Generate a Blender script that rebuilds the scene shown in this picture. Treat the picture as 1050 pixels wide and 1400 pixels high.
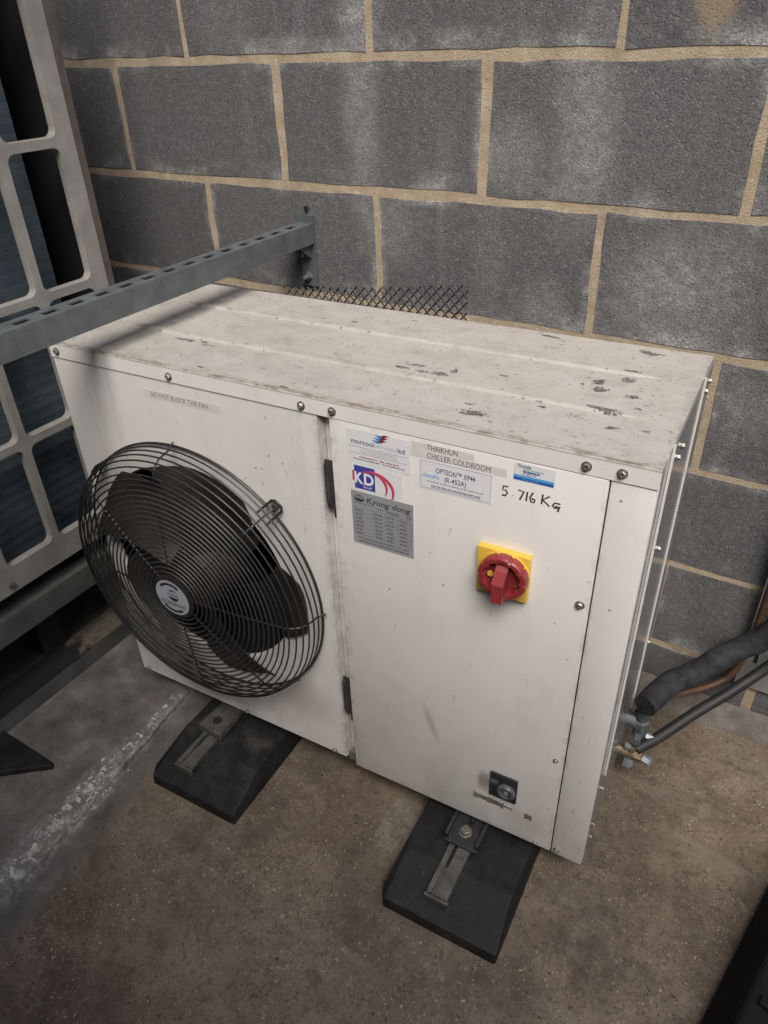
import bpy, bmesh, math, random
from mathutils import Vector, Matrix, noise as mnoise
for o in list(bpy.data.objects): bpy.data.objects.remove(o)
S = bpy.context.scene
COL = S.collection
R = math.radians
rng = random.Random(7)

# ---------------------------------------------------------------- camera
cam = bpy.data.cameras.new('camera')
cam.sensor_fit = 'VERTICAL'; cam.sensor_height = 24.0
cam.lens = 24.0 * 998.87 / 1400.0
cam.clip_start = 0.02; cam.clip_end = 500
co = bpy.data.objects.new('camera', cam); COL.objects.link(co)
co.location = (1.0391, -1.3262, 1.3146)
co.rotation_euler = (R(56.625), R(1.748), R(30.762))
S.camera = co

# ---------------------------------------------------------------- sky, sun, exposure
SUN = Vector((0.34, -0.52, 0.80)).normalized()          # direction towards the sun
elev = math.asin(SUN.z); azim = math.atan2(SUN.x, SUN.y)
w = bpy.data.worlds.new('World'); S.world = w; w.use_nodes = True
wt = w.node_tree; wt.nodes.clear()
sky = wt.nodes.new('ShaderNodeTexSky'); sky.sky_type = 'NISHITA'; sky.sun_disc = False
sky.sun_elevation = elev; sky.sun_rotation = azim
sky.air_density = 1.0; sky.dust_density = 4.0; sky.ozone_density = 0.8
bg = wt.nodes.new('ShaderNodeBackground'); bg.inputs['Strength'].default_value = 0.06
wo = wt.nodes.new('ShaderNodeOutputWorld')
wt.links.new(sky.outputs[0], bg.inputs[0]); wt.links.new(bg.outputs[0], wo.inputs[0])
sl = bpy.data.lights.new('sun', 'SUN'); sl.energy = 1.5; sl.angle = R(30); sl.color = (1.0, 0.972, 0.925)
so = bpy.data.objects.new('sun', sl); COL.objects.link(so)
so.rotation_euler = SUN.to_track_quat('Z', 'Y').to_euler(); so.location = SUN * 20
S.view_settings.view_transform = 'Standard'; S.view_settings.look = 'None'
S.view_settings.exposure = 1.22; S.view_settings.gamma = 1.0; S.view_settings.use_curve_mapping = False
S.render.engine = 'CYCLES'

# ---------------------------------------------------------------- node helpers
class NT:
    def __init__(self, name):
        self.m = bpy.data.materials.new(name); self.m.use_nodes = True
        self.t = self.m.node_tree; self.b = self.t.nodes['Principled BSDF']
        self.pos = self.t.nodes.new('ShaderNodeNewGeometry').outputs['Position']
    def n(self, k, **kw):
        x = self.t.nodes.new(k)
        for a, v in kw.items(): setattr(x, a, v)
        return x
    def put(self, sock, v):
        if isinstance(v, bpy.types.NodeSocket): self.t.links.new(v, sock)
        elif isinstance(v, (tuple, list)): sock.default_value = tuple(v) + (1.0,) * (len(sock.default_value) - len(v)) if hasattr(sock.default_value, '__len__') else v
        else: sock.default_value = v
    def objco(self, ob=None):
        x = self.n('ShaderNodeTexCoord'); x.object = ob
        return x.outputs['Object']
    def uv(self): return self.n('ShaderNodeTexCoord').outputs['UV']
    def mapv(self, v, scale=(1, 1, 1), loc=(0, 0, 0), rot=(0, 0, 0)):
        x = self.n('ShaderNodeMapping'); self.put(x.inputs['Vector'], v)
        x.inputs['Scale'].default_value = scale; x.inputs['Location'].default_value = loc; x.inputs['Rotation'].default_value = rot
        return x.outputs[0]
    def noise(self, scale, detail=4, rough=.55, vec=None, dist=0):
        x = self.n('ShaderNodeTexNoise'); self.put(x.inputs['Vector'], vec or self.pos)
        x.inputs['Scale'].default_value = scale; x.inputs['Detail'].default_value = detail
        x.inputs['Roughness'].default_value = rough; x.inputs['Distortion'].default_value = dist
        return x.outputs['Fac']
    def vor(self, scale, vec=None, feature='F1', out='Distance', rnd=1):
        x = self.n('ShaderNodeTexVoronoi'); x.feature = feature
        self.put(x.inputs['Vector'], vec or self.pos); x.inputs['Scale'].default_value = scale
        x.inputs['Randomness'].default_value = rnd
        return x.outputs[out]
    def sm(self, f, lo, hi):
        x = self.n('ShaderNodeMapRange'); x.interpolation_type = 'SMOOTHSTEP'
        self.put(x.inputs['Value'], f); x.inputs['From Min'].default_value = lo; x.inputs['From Max'].default_value = hi
        return x.outputs[0]
    def ma(self, op, a, b=0.0, c=0.0):
        x = self.n('ShaderNodeMath'); x.operation = op
        self.put(x.inputs[0], a); self.put(x.inputs[1], b); self.put(x.inputs[2], c)
        return x.outputs[0]
    def mul(self, *a):
        r = a[0]
        for q in a[1:]: r = self.ma('MULTIPLY', r, q)
        return r
    def mx(self, f, a, b, mode='MIX'):
        x = self.n('ShaderNodeMix'); x.data_type = 'RGBA'; x.blend_type = mode
        self.put(x.inputs[0], f)
        for s, v in ((x.inputs[6], a), (x.inputs[7], b)): self.put(s, v)
        return x.outputs[2]
    def ramp(self, f, stops):
        x = self.n('ShaderNodeValToRGB'); self.put(x.inputs[0], f)
        e = x.color_ramp.elements
        while len(e) < len(stops): e.new(.5)
        for q, (p, c) in zip(e, stops): q.position = p; q.color = tuple(c) + (1,)
        return x.outputs[0]
    def sep(self, v):
        x = self.n('ShaderNodeSeparateXYZ'); self.put(x.inputs[0], v); return x.outputs
    def comb(self, x_, y_, z_):
        x = self.n('ShaderNodeCombineXYZ')
        for i, v in enumerate((x_, y_, z_)): self.put(x.inputs[i], v)
        return x.outputs[0]
    def blob(self, x, y, cx, cy, rx, ry, nz, edge=.35, amp=1.2):
        """irregular spot: 1 inside; x,y sockets; nz a 0..1 noise socket"""
        dx = self.ma('DIVIDE', self.ma('SUBTRACT', x, cx), rx); dy = self.ma('DIVIDE', self.ma('SUBTRACT', y, cy), ry)
        d = self.ma('SQRT', self.ma('ADD', self.mul(dx, dx), self.mul(dy, dy)))
        d = self.ma('ADD', d, self.mul(self.ma('SUBTRACT', nz, .5), amp * 2))
        return self.ma('SUBTRACT', 1.0, self.sm(d, 1 - edge, 1 + edge))
    def mxx(self, *a):
        r = a[0]
        for q in a[1:]: r = self.ma('MAXIMUM', r, q)
        return r
    def bump(self, h, strength=.5, dist=.002, normal=None):
        x = self.n('ShaderNodeBump'); self.put(x.inputs['Height'], h)
        x.inputs['Strength'].default_value = strength; x.inputs['Distance'].default_value = dist
        if normal: self.put(x.inputs['Normal'], normal)
        return x.outputs[0]
    def out(self, color, rough=.6, metal=0.0, normal=None, spec=None):
        self.put(self.b.inputs['Base Color'], color); self.put(self.b.inputs['Roughness'], rough)
        self.put(self.b.inputs['Metallic'], metal)
        if normal: self.put(self.b.inputs['Normal'], normal)
        if spec is not None: self.b.inputs['Specular IOR Level'].default_value = spec
        return self.m

def simple(name, c, rough=.5, metal=0, var=.25, scale=60, bumpd=0.0, spec=None):
    t = NT(name); f = t.noise(scale, 5, .6)
    g = t.noise(scale * .13, 3, .5)
    f2 = t.ma('ADD', t.mul(f, .6), t.mul(g, .4))
    col = t.mx(t.sm(f2, .3, .7), tuple(v * (1 - var) for v in c), tuple(min(1, v * (1 + var)) for v in c))
    r = t.ma('ADD', rough - .08, t.mul(f, .16))
    return t.out(col, r, metal, t.bump(f, .4, bumpd) if bumpd else None, spec)

# ---------------------------------------------------------------- mesh helpers
class MB:
    def __init__(self): self.v = []; self.f = []; self.uvs = None
    def add(self, vs, fs):
        k = len(self.v); self.v += [tuple(p) for p in vs]; self.f += [tuple(i + k for i in f) for f in fs]; return self
    def box(self, x0, x1, y0, y1, z0, z1, ch=0.0):
        if ch <= 0:
            return self.add([(x0,y0,z0),(x1,y0,z0),(x1,y1,z0),(x0,y1,z0),(x0,y0,z1),(x1,y0,z1),(x1,y1,z1),(x0,y1,z1)],
                            [(0,3,2,1),(4,5,6,7),(0,1,5,4),(1,2,6,5),(2,3,7,6),(3,0,4,7)])
        bm = bmesh.new(); bmesh.ops.create_cube(bm, size=1)
        for q in bm.verts:
            q.co = Vector(((x0+x1)/2 + q.co.x*(x1-x0), (y0+y1)/2 + q.co.y*(y1-y0), (z0+z1)/2 + q.co.z*(z1-z0)))
        bmesh.ops.bevel(bm, geom=bm.edges[:], offset=ch, segments=2, affect='EDGES', profile=.6)
        return self.bm(bm)
    def bm(self, bm, M=None):
        bm.verts.index_update()
        vs = [(M @ q.co if M else q.co) for q in bm.verts]; fs = [[q.index for q in f.verts] for f in bm.faces]
        bm.free(); return self.add(vs, fs)
    def tube(self, path, r, n=10, caps=True, closed=False):
        P = [Vector(p) for p in path]; m = len(P); rr = r if hasattr(r, '__len__') else [r] * m
        vs = []; prev = None
        for i, p in enumerate(P):
            a = P[(i-1) % m] if (closed or i > 0) else p; b = P[(i+1) % m] if (closed or i < m-1) else p
            t = (b - a).normalized()
            if prev is None:
                u = t.orthogonal().normalized()
            else:
                u = (prev - t * prev.dot(t)); u = u.normalized() if u.length > 1e-6 else t.orthogonal().normalized()
            prev = u; q = t.cross(u)
            for k in range(n):
                a_ = 2*math.pi*k/n; vs.append(p + (u*math.cos(a_) + q*math.sin(a_)) * rr[i])
        fs = []
        for i in range(m if closed else m-1):
            for k in range(n):
                j = (i+1) % m
                fs.append((i*n+k, i*n+(k+1) % n, j*n+(k+1) % n, j*n+k))
        if caps and not closed:
            fs.append(tuple(reversed(range(n)))); fs.append(tuple((m-1)*n+k for k in range(n)))
        return self.add(vs, fs)
    def cyl(self, c, axis, r, h, n=20, r2=None):
        c = Vector(c); a = Vector(axis).normalized()
        return self.tube([c, c + a*h], [r, r if r2 is None else r2], n)
    def lathe(self, prof, c, axis, n=32):
        """prof: (radius, height along axis) list"""
        c = Vector(c); a = Vector(axis).normalized(); u = a.orthogonal().normalized(); q = a.cross(u); vs = []
        for (r, h) in prof:
            for k in range(n):
                t = 2*math.pi*k/n; vs.append(c + a*h + (u*math.cos(t)+q*math.sin(t))*r)
        fs = []
        for i in range(len(prof)-1):
            for k in range(n): fs.append((i*n+k, i*n+(k+1) % n, (i+1)*n+(k+1) % n, (i+1)*n+k))
        fs.append(tuple(reversed(range(n)))); fs.append(tuple((len(prof)-1)*n+k for k in range(n)))
        return self.add(vs, fs)
    def prism(self, poly, f0, f1):
        """poly list of 2d; f0/f1 map 2d->3d for the two ends"""
        n = len(poly); vs = [f0(p) for p in poly] + [f1(p) for p in poly]
        fs = [tuple(range(n)), tuple(reversed(range(n, 2*n)))] + [(i, i+n, (i+1) % n + n, (i+1) % n) for i in range(n)]
        return self.add(vs, fs)
    def build(self, name, mat, parent=None, smooth=None, M=None):
        me = bpy.data.meshes.new(name); me.from_pydata(self.v, [], self.f); me.update()
        bm = bmesh.new(); bm.from_mesh(me); bmesh.ops.recalc_face_normals(bm, faces=bm.faces); bm.to_mesh(me); bm.free()
        if M: me.transform(M)
        me.materials.append(mat)
        if smooth is not None:
            for p in me.polygons: p.use_smooth = True
            try: me.set_sharp_from_angle(angle=R(smooth))
            except Exception: pass
        return link(name, me, parent)

def link(name, me, parent=None):
    o = bpy.data.objects.new(name, me); COL.objects.link(o)
    if parent: o.parent = parent
    return o
def empty(name, loc=(0,0,0), rz=0):
    o = bpy.data.objects.new(name, None); COL.objects.link(o); o.location = loc; o.rotation_euler = (0,0,rz); o.empty_display_size = .05
    return o
def tag(o, label=None, cat=None, group=None, kind=None):
    if label: o['label'] = label
    if cat: o['category'] = cat
    if group: o['group'] = group
    if kind: o['kind'] = kind
    return o
def copy_part(o, parent, loc=None, mat4=None):
    c = o.copy(); COL.objects.link(c); c.parent = parent
    if loc is not None: c.location = loc
    if mat4 is not None: c.matrix_local = mat4
    return c

# =====================================================================================
# MATERIALS
# =====================================================================================
def block_material():
    t = NT('concrete_block'); p = t.pos
    uv = t.sep(t.uv())
    fine = t.noise(300, 4, .7); med = t.noise(70, 5, .65); big = t.noise(5, 4, .6)
    pores = t.vor(200)
    base = t.ramp(t.ma('ADD', t.mul(fine, .75), t.mul(med, .25)), [(.32, (.060,.060,.062)), (.47, (.104,.103,.106)), (.57, (.136,.135,.137)), (.70, (.195,.194,.194))])
    base = t.mx(t.mul(t.sm(big, .35, .7), .5), base, t.mx(.5, base, (.100,.093,.086)))
    # pale grains
    g = t.mul(t.sm(t.noise(380, 2, .5), .60, .68), t.sm(med, .36, .58))
    base = t.mx(t.mul(g, .55), base, (.34,.335,.325))
    pit = t.mul(t.ma('SUBTRACT', 1, t.sm(t.vor(330), .18, .34)), t.sm(t.noise(90, 3, .6), .5, .66))
    base = t.mx(t.mul(pit, .6), base, (.022,.021,.021))
    oi = t.n('ShaderNodeObjectInfo').outputs['Random']
    base = t.mx(t.ma('MULTIPLY', oi, .5), base, t.mx(1, base, (.72,.71,.71), 'MULTIPLY'))
    # lime bloom: edges and drifts; upright spots below are painted light reflections
    e = t.ma('MINIMUM', t.ma('MINIMUM', uv[1], t.ma('SUBTRACT', .215, uv[1])), t.ma('MINIMUM', uv[0], t.ma('SUBTRACT', .44, uv[0])))
    edge = t.mxx(t.ma('SUBTRACT', 1, t.sm(e, .0, .020)), t.ma('SUBTRACT', 1, t.sm(uv[1], .0, .045)))
    patch = t.sm(t.noise(6.5, 4, .65), .46, .66)
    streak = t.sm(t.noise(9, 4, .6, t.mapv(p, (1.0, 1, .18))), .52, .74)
    grain = t.sm(t.noise(230, 3, .7), .40, .66)
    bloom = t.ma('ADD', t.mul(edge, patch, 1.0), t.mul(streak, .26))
    xyz = t.sep(p)
    nz = t.noise(13, 4, .6)
    for (cx, cz, rx, rz, s) in ((.81, .925, .085, .085, .9), (.585, .85, .05, .05, .6), (.50, 1.13, .06, .045, .55), (.63, 1.17, .045, .13, .75),
                                (.195, 1.2, .035, .16, .75), (.25, .98, .06, .06, .42), (.97, .74, .08, .05, .5), (.20, 1.36, .04, .06, .6), (-.13,1.33,.05,.05,.25), (1.09,.27,.04,.09,.6), (.47,.93,.03,.10,.25)):
        bloom = t.ma('ADD', bloom, t.mul(t.blob(xyz[0], xyz[2], cx, cz, rx, rz, nz, .8, .8), s * .72))
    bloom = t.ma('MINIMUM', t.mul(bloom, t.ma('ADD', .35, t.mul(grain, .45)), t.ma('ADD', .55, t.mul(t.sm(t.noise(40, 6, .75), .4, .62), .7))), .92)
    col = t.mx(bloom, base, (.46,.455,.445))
    mort = t.mul(t.blob(xyz[0], xyz[2], .80, 1.35, .03, .05, nz, .4, .8), .8)
    col = t.mx(mort, col, (.27,.205,.135))
    h = t.ma('ADD', t.mul(fine, .5), t.mul(t.sm(pores, .0, .5), .7))
    h = t.ma('ADD', h, t.mul(med, .8))
    return t.out(col, t.ma('ADD', .62, t.mul(med, .2)), 0, t.bump(h, .5, .0020), .35)
def mortar_material():
    t = NT('sandy_mortar'); f = t.noise(300, 4, .65); g = t.noise(22, 4, .6)
    col = t.ramp(g, [(.3, (.36,.275,.18)), (.55, (.44,.355,.255)), (.75, (.52,.45,.36))])
    col = t.mx(t.mul(t.sm(t.noise(60, 4, .6), .55, .72), .55), col, (.58,.54,.48))
    col = t.mx(t.mul(t.sm(f, .55, .75), .4), col, (.16,.12,.08))
    col = t.mx(t.mul(t.sm(t.noise(8, 6, .75), .52, .70), .45), col, (.17,.14,.11))
    col = t.mx(t.mul(t.sm(t.noise(150, 2, .6), .68, .72), .7), col, (.05,.04,.03))
    return t.out(col, .85, 0, t.bump(t.ma('ADD', f, g), .8, .003), .25)
def floor_material():
    t = NT('worn_concrete_floor'); p = t.pos; xyz = t.sep(p)
    big = t.noise(2.6, 5, .62); med = t.noise(14, 5, .65); fine = t.noise(150, 4, .6); nz = t.noise(9, 5, .65)
    base = t.ramp(t.ma('ADD', t.mul(big, .55), t.mul(med, .45)), [(.36, (.078,.058,.041)), (.5, (.145,.110,.080)), (.64, (.225,.178,.132))])
    base = t.mx(t.mul(t.sm(t.noise(5, 4, .6, t.mapv(p, (1, 1, 1), (4, 2, 0))), .5, .72), .45), base, (.150,.130,.108))
    # exposed aggregate
    wob = t.n('ShaderNodeTexNoise'); t.put(wob.inputs['Vector'], p); wob.inputs['Scale'].default_value = 130; wob.inputs['Detail'].default_value = 2
    va = t.n('ShaderNodeVectorMath', operation='MULTIPLY_ADD'); t.put(va.inputs[0], wob.outputs['Color']); va.inputs[1].default_value = (.010, .010, 0); t.put(va.inputs[2], t.mapv(p, (1, 1, .3)))
    wv = va.outputs[0]
    dens = t.noise(7, 4, .65, t.mapv(p, loc=(3, 1, 0)))
    for sc, lo, amt, kp_ in ((80, .25, .7, .76), (140, .33, .75, .64), (240, .42, .75, .50)):
        d = t.vor(sc, wv); c = t.sep(t.vor(sc, wv, 'F1', 'Color'))
        st = t.ma('SUBTRACT', 1, t.sm(d, lo * .6, lo))
        colr = t.ramp(c[0], [(0, (.020,.015,.011)), (.30, (.055,.038,.026)), (.46, (.11,.075,.048)), (.62, (.22,.165,.11)), (.82, (.36,.28,.18)), (1, (.56,.48,.36))])
        keep = t.sm(c[1], kp_, kp_ + .04)
        base = t.mx(t.mul(st, keep, amt, t.sm(dens, .34, .60)), base, colr)
    base = t.mx(t.mul(t.sm(t.noise(48, 6, .75), .50, .66), .55), base, (.055,.042,.031))
    base = t.mx(t.mul(t.sm(t.noise(36, 7, .78, t.mapv(p, loc=(9, 2, 0))), .54, .66), .45), base, (.24,.205,.165))
    base = t.mx(t.mul(t.sm(fine, .53, .70), .55), base, (.030,.024,.019))
    base = t.mx(t.mul(t.sm(t.noise(340, 2, .5), .66, .72), .5), base, (.28,.23,.17))
    base = t.mx(t.mul(t.sm(t.noise(210, 3, .6, t.mapv(p, loc=(5, 5, 0))), .64, .70), .75), base, (.022,.017,.013))
    arc = t.noise(4, 5, .7, t.mapv(p, (1, 3.2, 1), rot=(0, 0, .7)), 1.2)
    base = t.mx(t.mul(t.sm(arc, .52, .68), .38), base, (.23,.195,.155))
    base = t.mx(t.mul(t.sm(t.noise(3.2, 6, .75, t.mapv(p, loc=(11, 4, 0))), .54, .66), .55), base, (.058,.045,.034))
    # smooth grey screed and dark old floor to the left of the joint
    jx = t.ma('ADD', t.ma('ADD', xyz[0], .022), t.mul(t.ma('SUBTRACT', nz, .5), .03))
    grey = t.ramp(t.noise(11, 6, .7), [(.3, (.070,.064,.058)), (.52, (.130,.120,.110)), (.72, (.22,.205,.19))])
    grey = t.mx(t.mul(t.sm(fine, .56, .74), .5), grey, (.03,.028,.026))
    grey = t.mx(t.mul(t.sm(t.noise(20, 6, .72), .52, .68), .5), grey, (.105,.082,.062))
    lx = t.ma('ADD', jx, t.mul(t.ma('ADD', xyz[1], .55), .115))
    base = t.mx(t.ma('SUBTRACT', 1, t.sm(lx, .035, .085)), base, grey)
    # lime along the joint
    jy = xyz[1]
    lime = t.sm(t.noise(55, 8, .78), .47, .60)
    lime2 = t.sm(t.noise(160, 5, .7), .50, .62)
    band = t.mxx(t.blob(lx, jy, -.026, -.92, .036, .22, nz, .4, .9), t.mul(t.blob(lx, jy, -.012, -.63, .018, .18, nz, .4, 1.2), .7))
    base = t.mx(t.mul(band, t.ma('ADD', .08, t.mul(lime, t.ma('ADD', .35, t.mul(lime2, .5))))), base, (.58,.56,.53))
    jl = t.ma('SUBTRACT', 1, t.sm(t.ma('ABSOLUTE', t.ma('SUBTRACT', lx, -.004)), .0, .006))
    base = t.mx(t.mul(jl, .5, t.sm(t.noise(60, 6, .75), .45, .6)), base, (.42,.405,.38))
    # residue square beside the front foot, oil spots
    ax = t.ma('DIVIDE', t.ma('ABSOLUTE', t.ma('SUBTRACT', xyz[0], .590)), .038); ay = t.ma('DIVIDE', t.ma('ABSOLUTE', t.ma('SUBTRACT', xyz[1], -.585)), .058)
    rs = t.mul(t.ma('SUBTRACT', 1, t.sm(t.ma('ADD', t.ma('MAXIMUM', ax, ay), t.mul(t.ma('SUBTRACT', nz, .5), .6)), .9, 1.05)), t.sm(t.noise(45, 4, .7), .35, .65), .6)
    base = t.mx(rs, base, (.25,.225,.195))
    oil = t.mxx(*[t.blob(xyz[0], xyz[1], a, b, r, r * q, nz, .4, .5) for a, b, r, q in ((.9465,-.593,.010,.7), (.93,-.635,.014,2), (.885,-.784,.008,.8), (1.13,-.12,.03,.3), (.05,-.86,.016,1.3), (.10,-.83,.012,1), (.6,-.90,.02,.6))])
    base = t.mx(t.mul(oil, .45, t.sm(t.noise(70, 4, .7), .35, .6)), base, (.030,.022,.016))
    dark_patch = t.mxx(t.blob(xyz[0], xyz[1], .98, -.35, .07, .28, nz, .7, .5), t.blob(xyz[0], xyz[1], .64, -.72, .12, .07, nz, .7, .5))
    base = t.mx(t.mul(dark_patch, .5), base, t.mx(1, base, (.62,.6,.6), 'MULTIPLY'))  # broad floor patches multiplied darker
    h = t.ma('ADD', t.mul(t.vor(150, t.mapv(p, (1, 1, .3))), .8), t.ma('ADD', fine, t.mul(med, 1.2)))
    return t.out(base, t.ma('ADD', .60, t.mul(med, .25)), 0, t.bump(h, .45, .0018), .35)

UROOT = empty('condensing_unit', (-0.09793, -0.58407, 0), R(2.12663))
UROOT['label'] = 'off-white metal cooling unit with a round caged fan, red and yellow switch and scuffed lid'
UROOT['category'] = 'condensing unit'

def paint_material(name, top=False):
    t = NT(name); p = t.objco(UROOT); xyz = t.sep(p)
    big = t.noise(4, 4, .6, p); med = t.noise(26, 5, .65, p); fine = t.noise(240, 3, .6, p); nz = t.noise(150, 4, .7, p)
    if top:
        base = t.ramp(t.ma('ADD', t.mul(big, .5), t.mul(med, .5)), [(.3, (.31,.284,.252)), (.5, (.40,.372,.335)), (.7, (.455,.428,.392))])
        base = t.mx(t.mul(t.sm(t.noise(9, 6, .72, t.mapv(p, (1, 2.2, 1))), .5, .70), .55), base, (.30,.268,.24))
        scr = t.noise(30, 3, .6, t.mapv(p, (1, 7, 1), rot=(0, 0, .5)))
        base = t.mx(t.mul(t.sm(scr, .64, .70), .5), base, (.30,.27,.245))
        scr2 = t.noise(34, 3, .6, t.mapv(p, (6, 1, 1), rot=(0, 0, .35)))
        base = t.mx(t.mul(t.sm(scr2, .65, .70), .4), base, (.26,.235,.21))
        sp = t.sm(t.noise(110, 3, .6, p), .70, .73)
        base = t.mx(t.mul(sp, .75), base, (.14,.125,.11))
        gr = t.mul(t.sm(t.noise(17, 7, .78, t.mapv(p, (1, 1.6, 1), (2, 5, 0))), .54, .66), t.sm(t.noise(140, 4, .7, p), .42, .60))
        base = t.mx(t.mul(gr, .6), base, (.17,.15,.13))
        sm_ = t.sm(t.noise(48, 6, .78, t.mapv(p, (1, 2, 1), (7, 3, 0))), .655, .675)
        base = t.mx(t.mul(sm_, .8), base, (.15,.137,.12))
        for sc_, rad, kq in ((26, .13, .70), (52, .17, .66), (95, .2, .72)):
            vv = t.mapv(p, (1, 1.8, .2), (sc_, 3, 0)); vd = t.vor(sc_, vv); vc = t.sep(t.vor(sc_, vv, 'F1', 'Color'))
            mm = t.mul(t.ma('SUBTRACT', 1, t.sm(t.ma('ADD', vd, t.mul(t.ma('SUBTRACT', nz, .5), .5)), rad * .75, rad)), t.sm(vc[0], kq, kq + .02))
            base = t.mx(t.mul(mm, .8), base, t.mx(vc[1], (.09,.08,.07), (.26,.235,.205)))
        # bared metal chips
        chips = [(.630,.165,.014,.004),(.650,.146,.010,.004),(.680,.150,.012,.0055),(.616,.149,.011,.004),(.777,.047,.020,.0055),(.767,.042,.010,.004),(.7695,.182,.007,.003),
                 (.778,.367,.014,.004),(.793,.365,.006,.003),(.940,.357,.018,.008),(.9345,.266,.012,.004),(.936,.240,.009,.008),(.900,.215,.009,.010),(.908,.192,.010,.008),(.955,.185,.009,.006),
                 (.935,.123,.020,.005),(.915,.126,.012,.003),(.951,.081,.008,.005),(.215,.105,.014,.004),(.232,.104,.012,.0045),(.262,.108,.008,.003),(.278,.1,.012,.0028),(.492,.0105,.007,.0035),(.443,.30,.007,.003),
                 (.851,.104,.006,.003),(.7585,.071,.006,.002),(.695,.168,.005,.009),(.97,.15,.004,.003),(.33,.02,.006,.002),(.88,.20,.004,.003)]
        ch = None
        for (a, b, rx, ry) in chips:
            q = t.blob(xyz[0], xyz[1], a, b, rx*.95, ry*1.05, nz, .16, 2.0); ch = q if ch is None else t.ma('MAXIMUM', ch, q)
        chc = t.ramp(t.noise(300, 3, .6, p), [(.35, (.05,.047,.042)), (.5, (.13,.122,.108)), (.65, (.27,.25,.22))])
        base = t.mx(ch, base, chc)
        # grime collected along the front fold
        fr = t.ma('SUBTRACT', 1, t.sm(t.ma('ABSOLUTE', t.ma('SUBTRACT', xyz[1], .004)), .0, .012))
        fz = t.mul(fr, t.sm(t.noise(34, 5, .7, t.mapv(p, (1, 3, 1))), .42, .62), t.sm(xyz[2], .872, .882))
        base = t.mx(t.mul(fz, .9), base, (.20,.17,.13))
        # paint rubbed from the right edge
        rr = t.mul(t.sm(xyz[0], 1.018, 1.029), t.sm(t.noise(90, 4, .7, p), .45, .62))
        base = t.mx(t.mul(rr, .6), base, (.22,.20,.18))
        flange = t.ma('SUBTRACT', 1, t.sm(xyz[2], .878, .883))
        clean = t.mx(t.mul(t.sm(med, .45, .7), .25), (.74,.716,.682), (.6,.56,.51))
        base = t.mx(flange, base, t.mx(t.mul(t.sm(t.noise(140, 3, .6, p), .68, .72), .6), clean, (.3,.25,.2)))
        rough = .62
    else:
        base = t.ramp(t.ma('ADD', t.mul(big, .6), t.mul(med, .4)), [(.3, (.68,.655,.622)), (.5, (.735,.713,.682)), (.7, (.765,.747,.72))])
        base = t.mx(t.mul(t.sm(t.noise(7, 5, .68, t.mapv(p, (1, 1, .4))), .53, .75), .30), base, (.50,.45,.405))
        sp = t.sm(t.noise(75, 2, .5, p), .755, .785)
        base = t.mx(t.mul(sp, .75), base, (.20,.17,.15))
        scr = t.noise(22, 2, .5, t.mapv(p, (5, 1, .8), rot=(0, .45, 0)))
        base = t.mx(t.mul(t.sm(scr, .70, .735), .5), base, (.40,.36,.33))
        # darker low down and below right of the fan cage, a scuff on the door
        low = t.mul(t.ma('SUBTRACT', 1, t.sm(xyz[2], .10, .30)), t.sm(t.noise(11, 5, .7, t.mapv(p, (1, 1, .5))), .40, .66))
        base = t.mx(t.mul(low, .40), base, (.42,.375,.325))
        sc = t.blob(t.ma('ADD', xyz[0], t.mul(xyz[2], .32)), xyz[2], .835, .30, .007, .035, nz, .6, .7)
        base = t.mx(t.mul(sc, .45), base, (.34,.30,.26))
        g2 = t.blob(xyz[0], xyz[2], .47, .22, .06, .045, nz, .9, .6)
        base = t.mx(t.mul(g2, .38), base, (.33,.285,.24))
        g3 = t.blob(xyz[0], xyz[2], .843, .205, .012, .022, nz, .5, .9)
        base = t.mx(t.mul(g3, .75), base, (.24,.20,.165))
        drip = t.mul(t.sm(t.noise(16, 4, .6, t.mapv(p, (1.6, 1, .05))), .55, .70), t.sm(xyz[2], .35, .80), t.sm(fine, .3, .6))
        base = t.mx(t.mul(drip, .22), base, (.46,.41,.35))
        seam = t.mul(t.mxx(t.ma('SUBTRACT', 1, t.sm(t.ma('ABSOLUTE', t.ma('SUBTRACT', xyz[0], .9742)), .0, .010)), t.ma('SUBTRACT', 1, t.sm(t.ma('ABSOLUTE', t.ma('SUBTRACT', xyz[0], .566)), .012, .026)), t.ma('SUBTRACT', 1, t.sm(t.ma('ABSOLUTE', t.ma('SUBTRACT', xyz[2], .0885)), .0, .016))), t.sm(t.noise(30, 6, .75, p), .44, .62))
        base = t.mx(t.mul(seam, .45), base, (.36,.31,.26))
        dents = t.mxx(*[t.blob(xyz[0], xyz[2], a, b, r*.62, r * q*.62, nz, .3, 1.2) for a, b, r, q in ((.425,.735,.004,.7),(.438,.737,.004,.7),(.455,.765,.003,1),(.48,.757,.003,1),(.40,.71,.003,1),(.435,.71,.002,3),(.665,.575,.003,1),(.758,.617,.003,1),(.70,.68,.002,4),(.735,.67,.002,1),(.96,.2,.003,1),(1.0,.22,.003,1),(.93,.61,.003,1),(.955,.55,.003,1),(1.0,.66,.003,1),(.99,.83,.003,1))])
        base = t.mx(t.mul(dents, .7), base, (.16,.13,.11))
        rough = .38
    nrm = t.bump(t.ma('ADD', t.mul(fine, .35), t.mul(med, .6)), .12, .002, t.bump(t.noise(5, 2, .5, p), .25, .012))
    return t.out(base, t.ma('ADD', rough - .1, t.mul(med, .22)), 0, nrm, .4)

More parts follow.
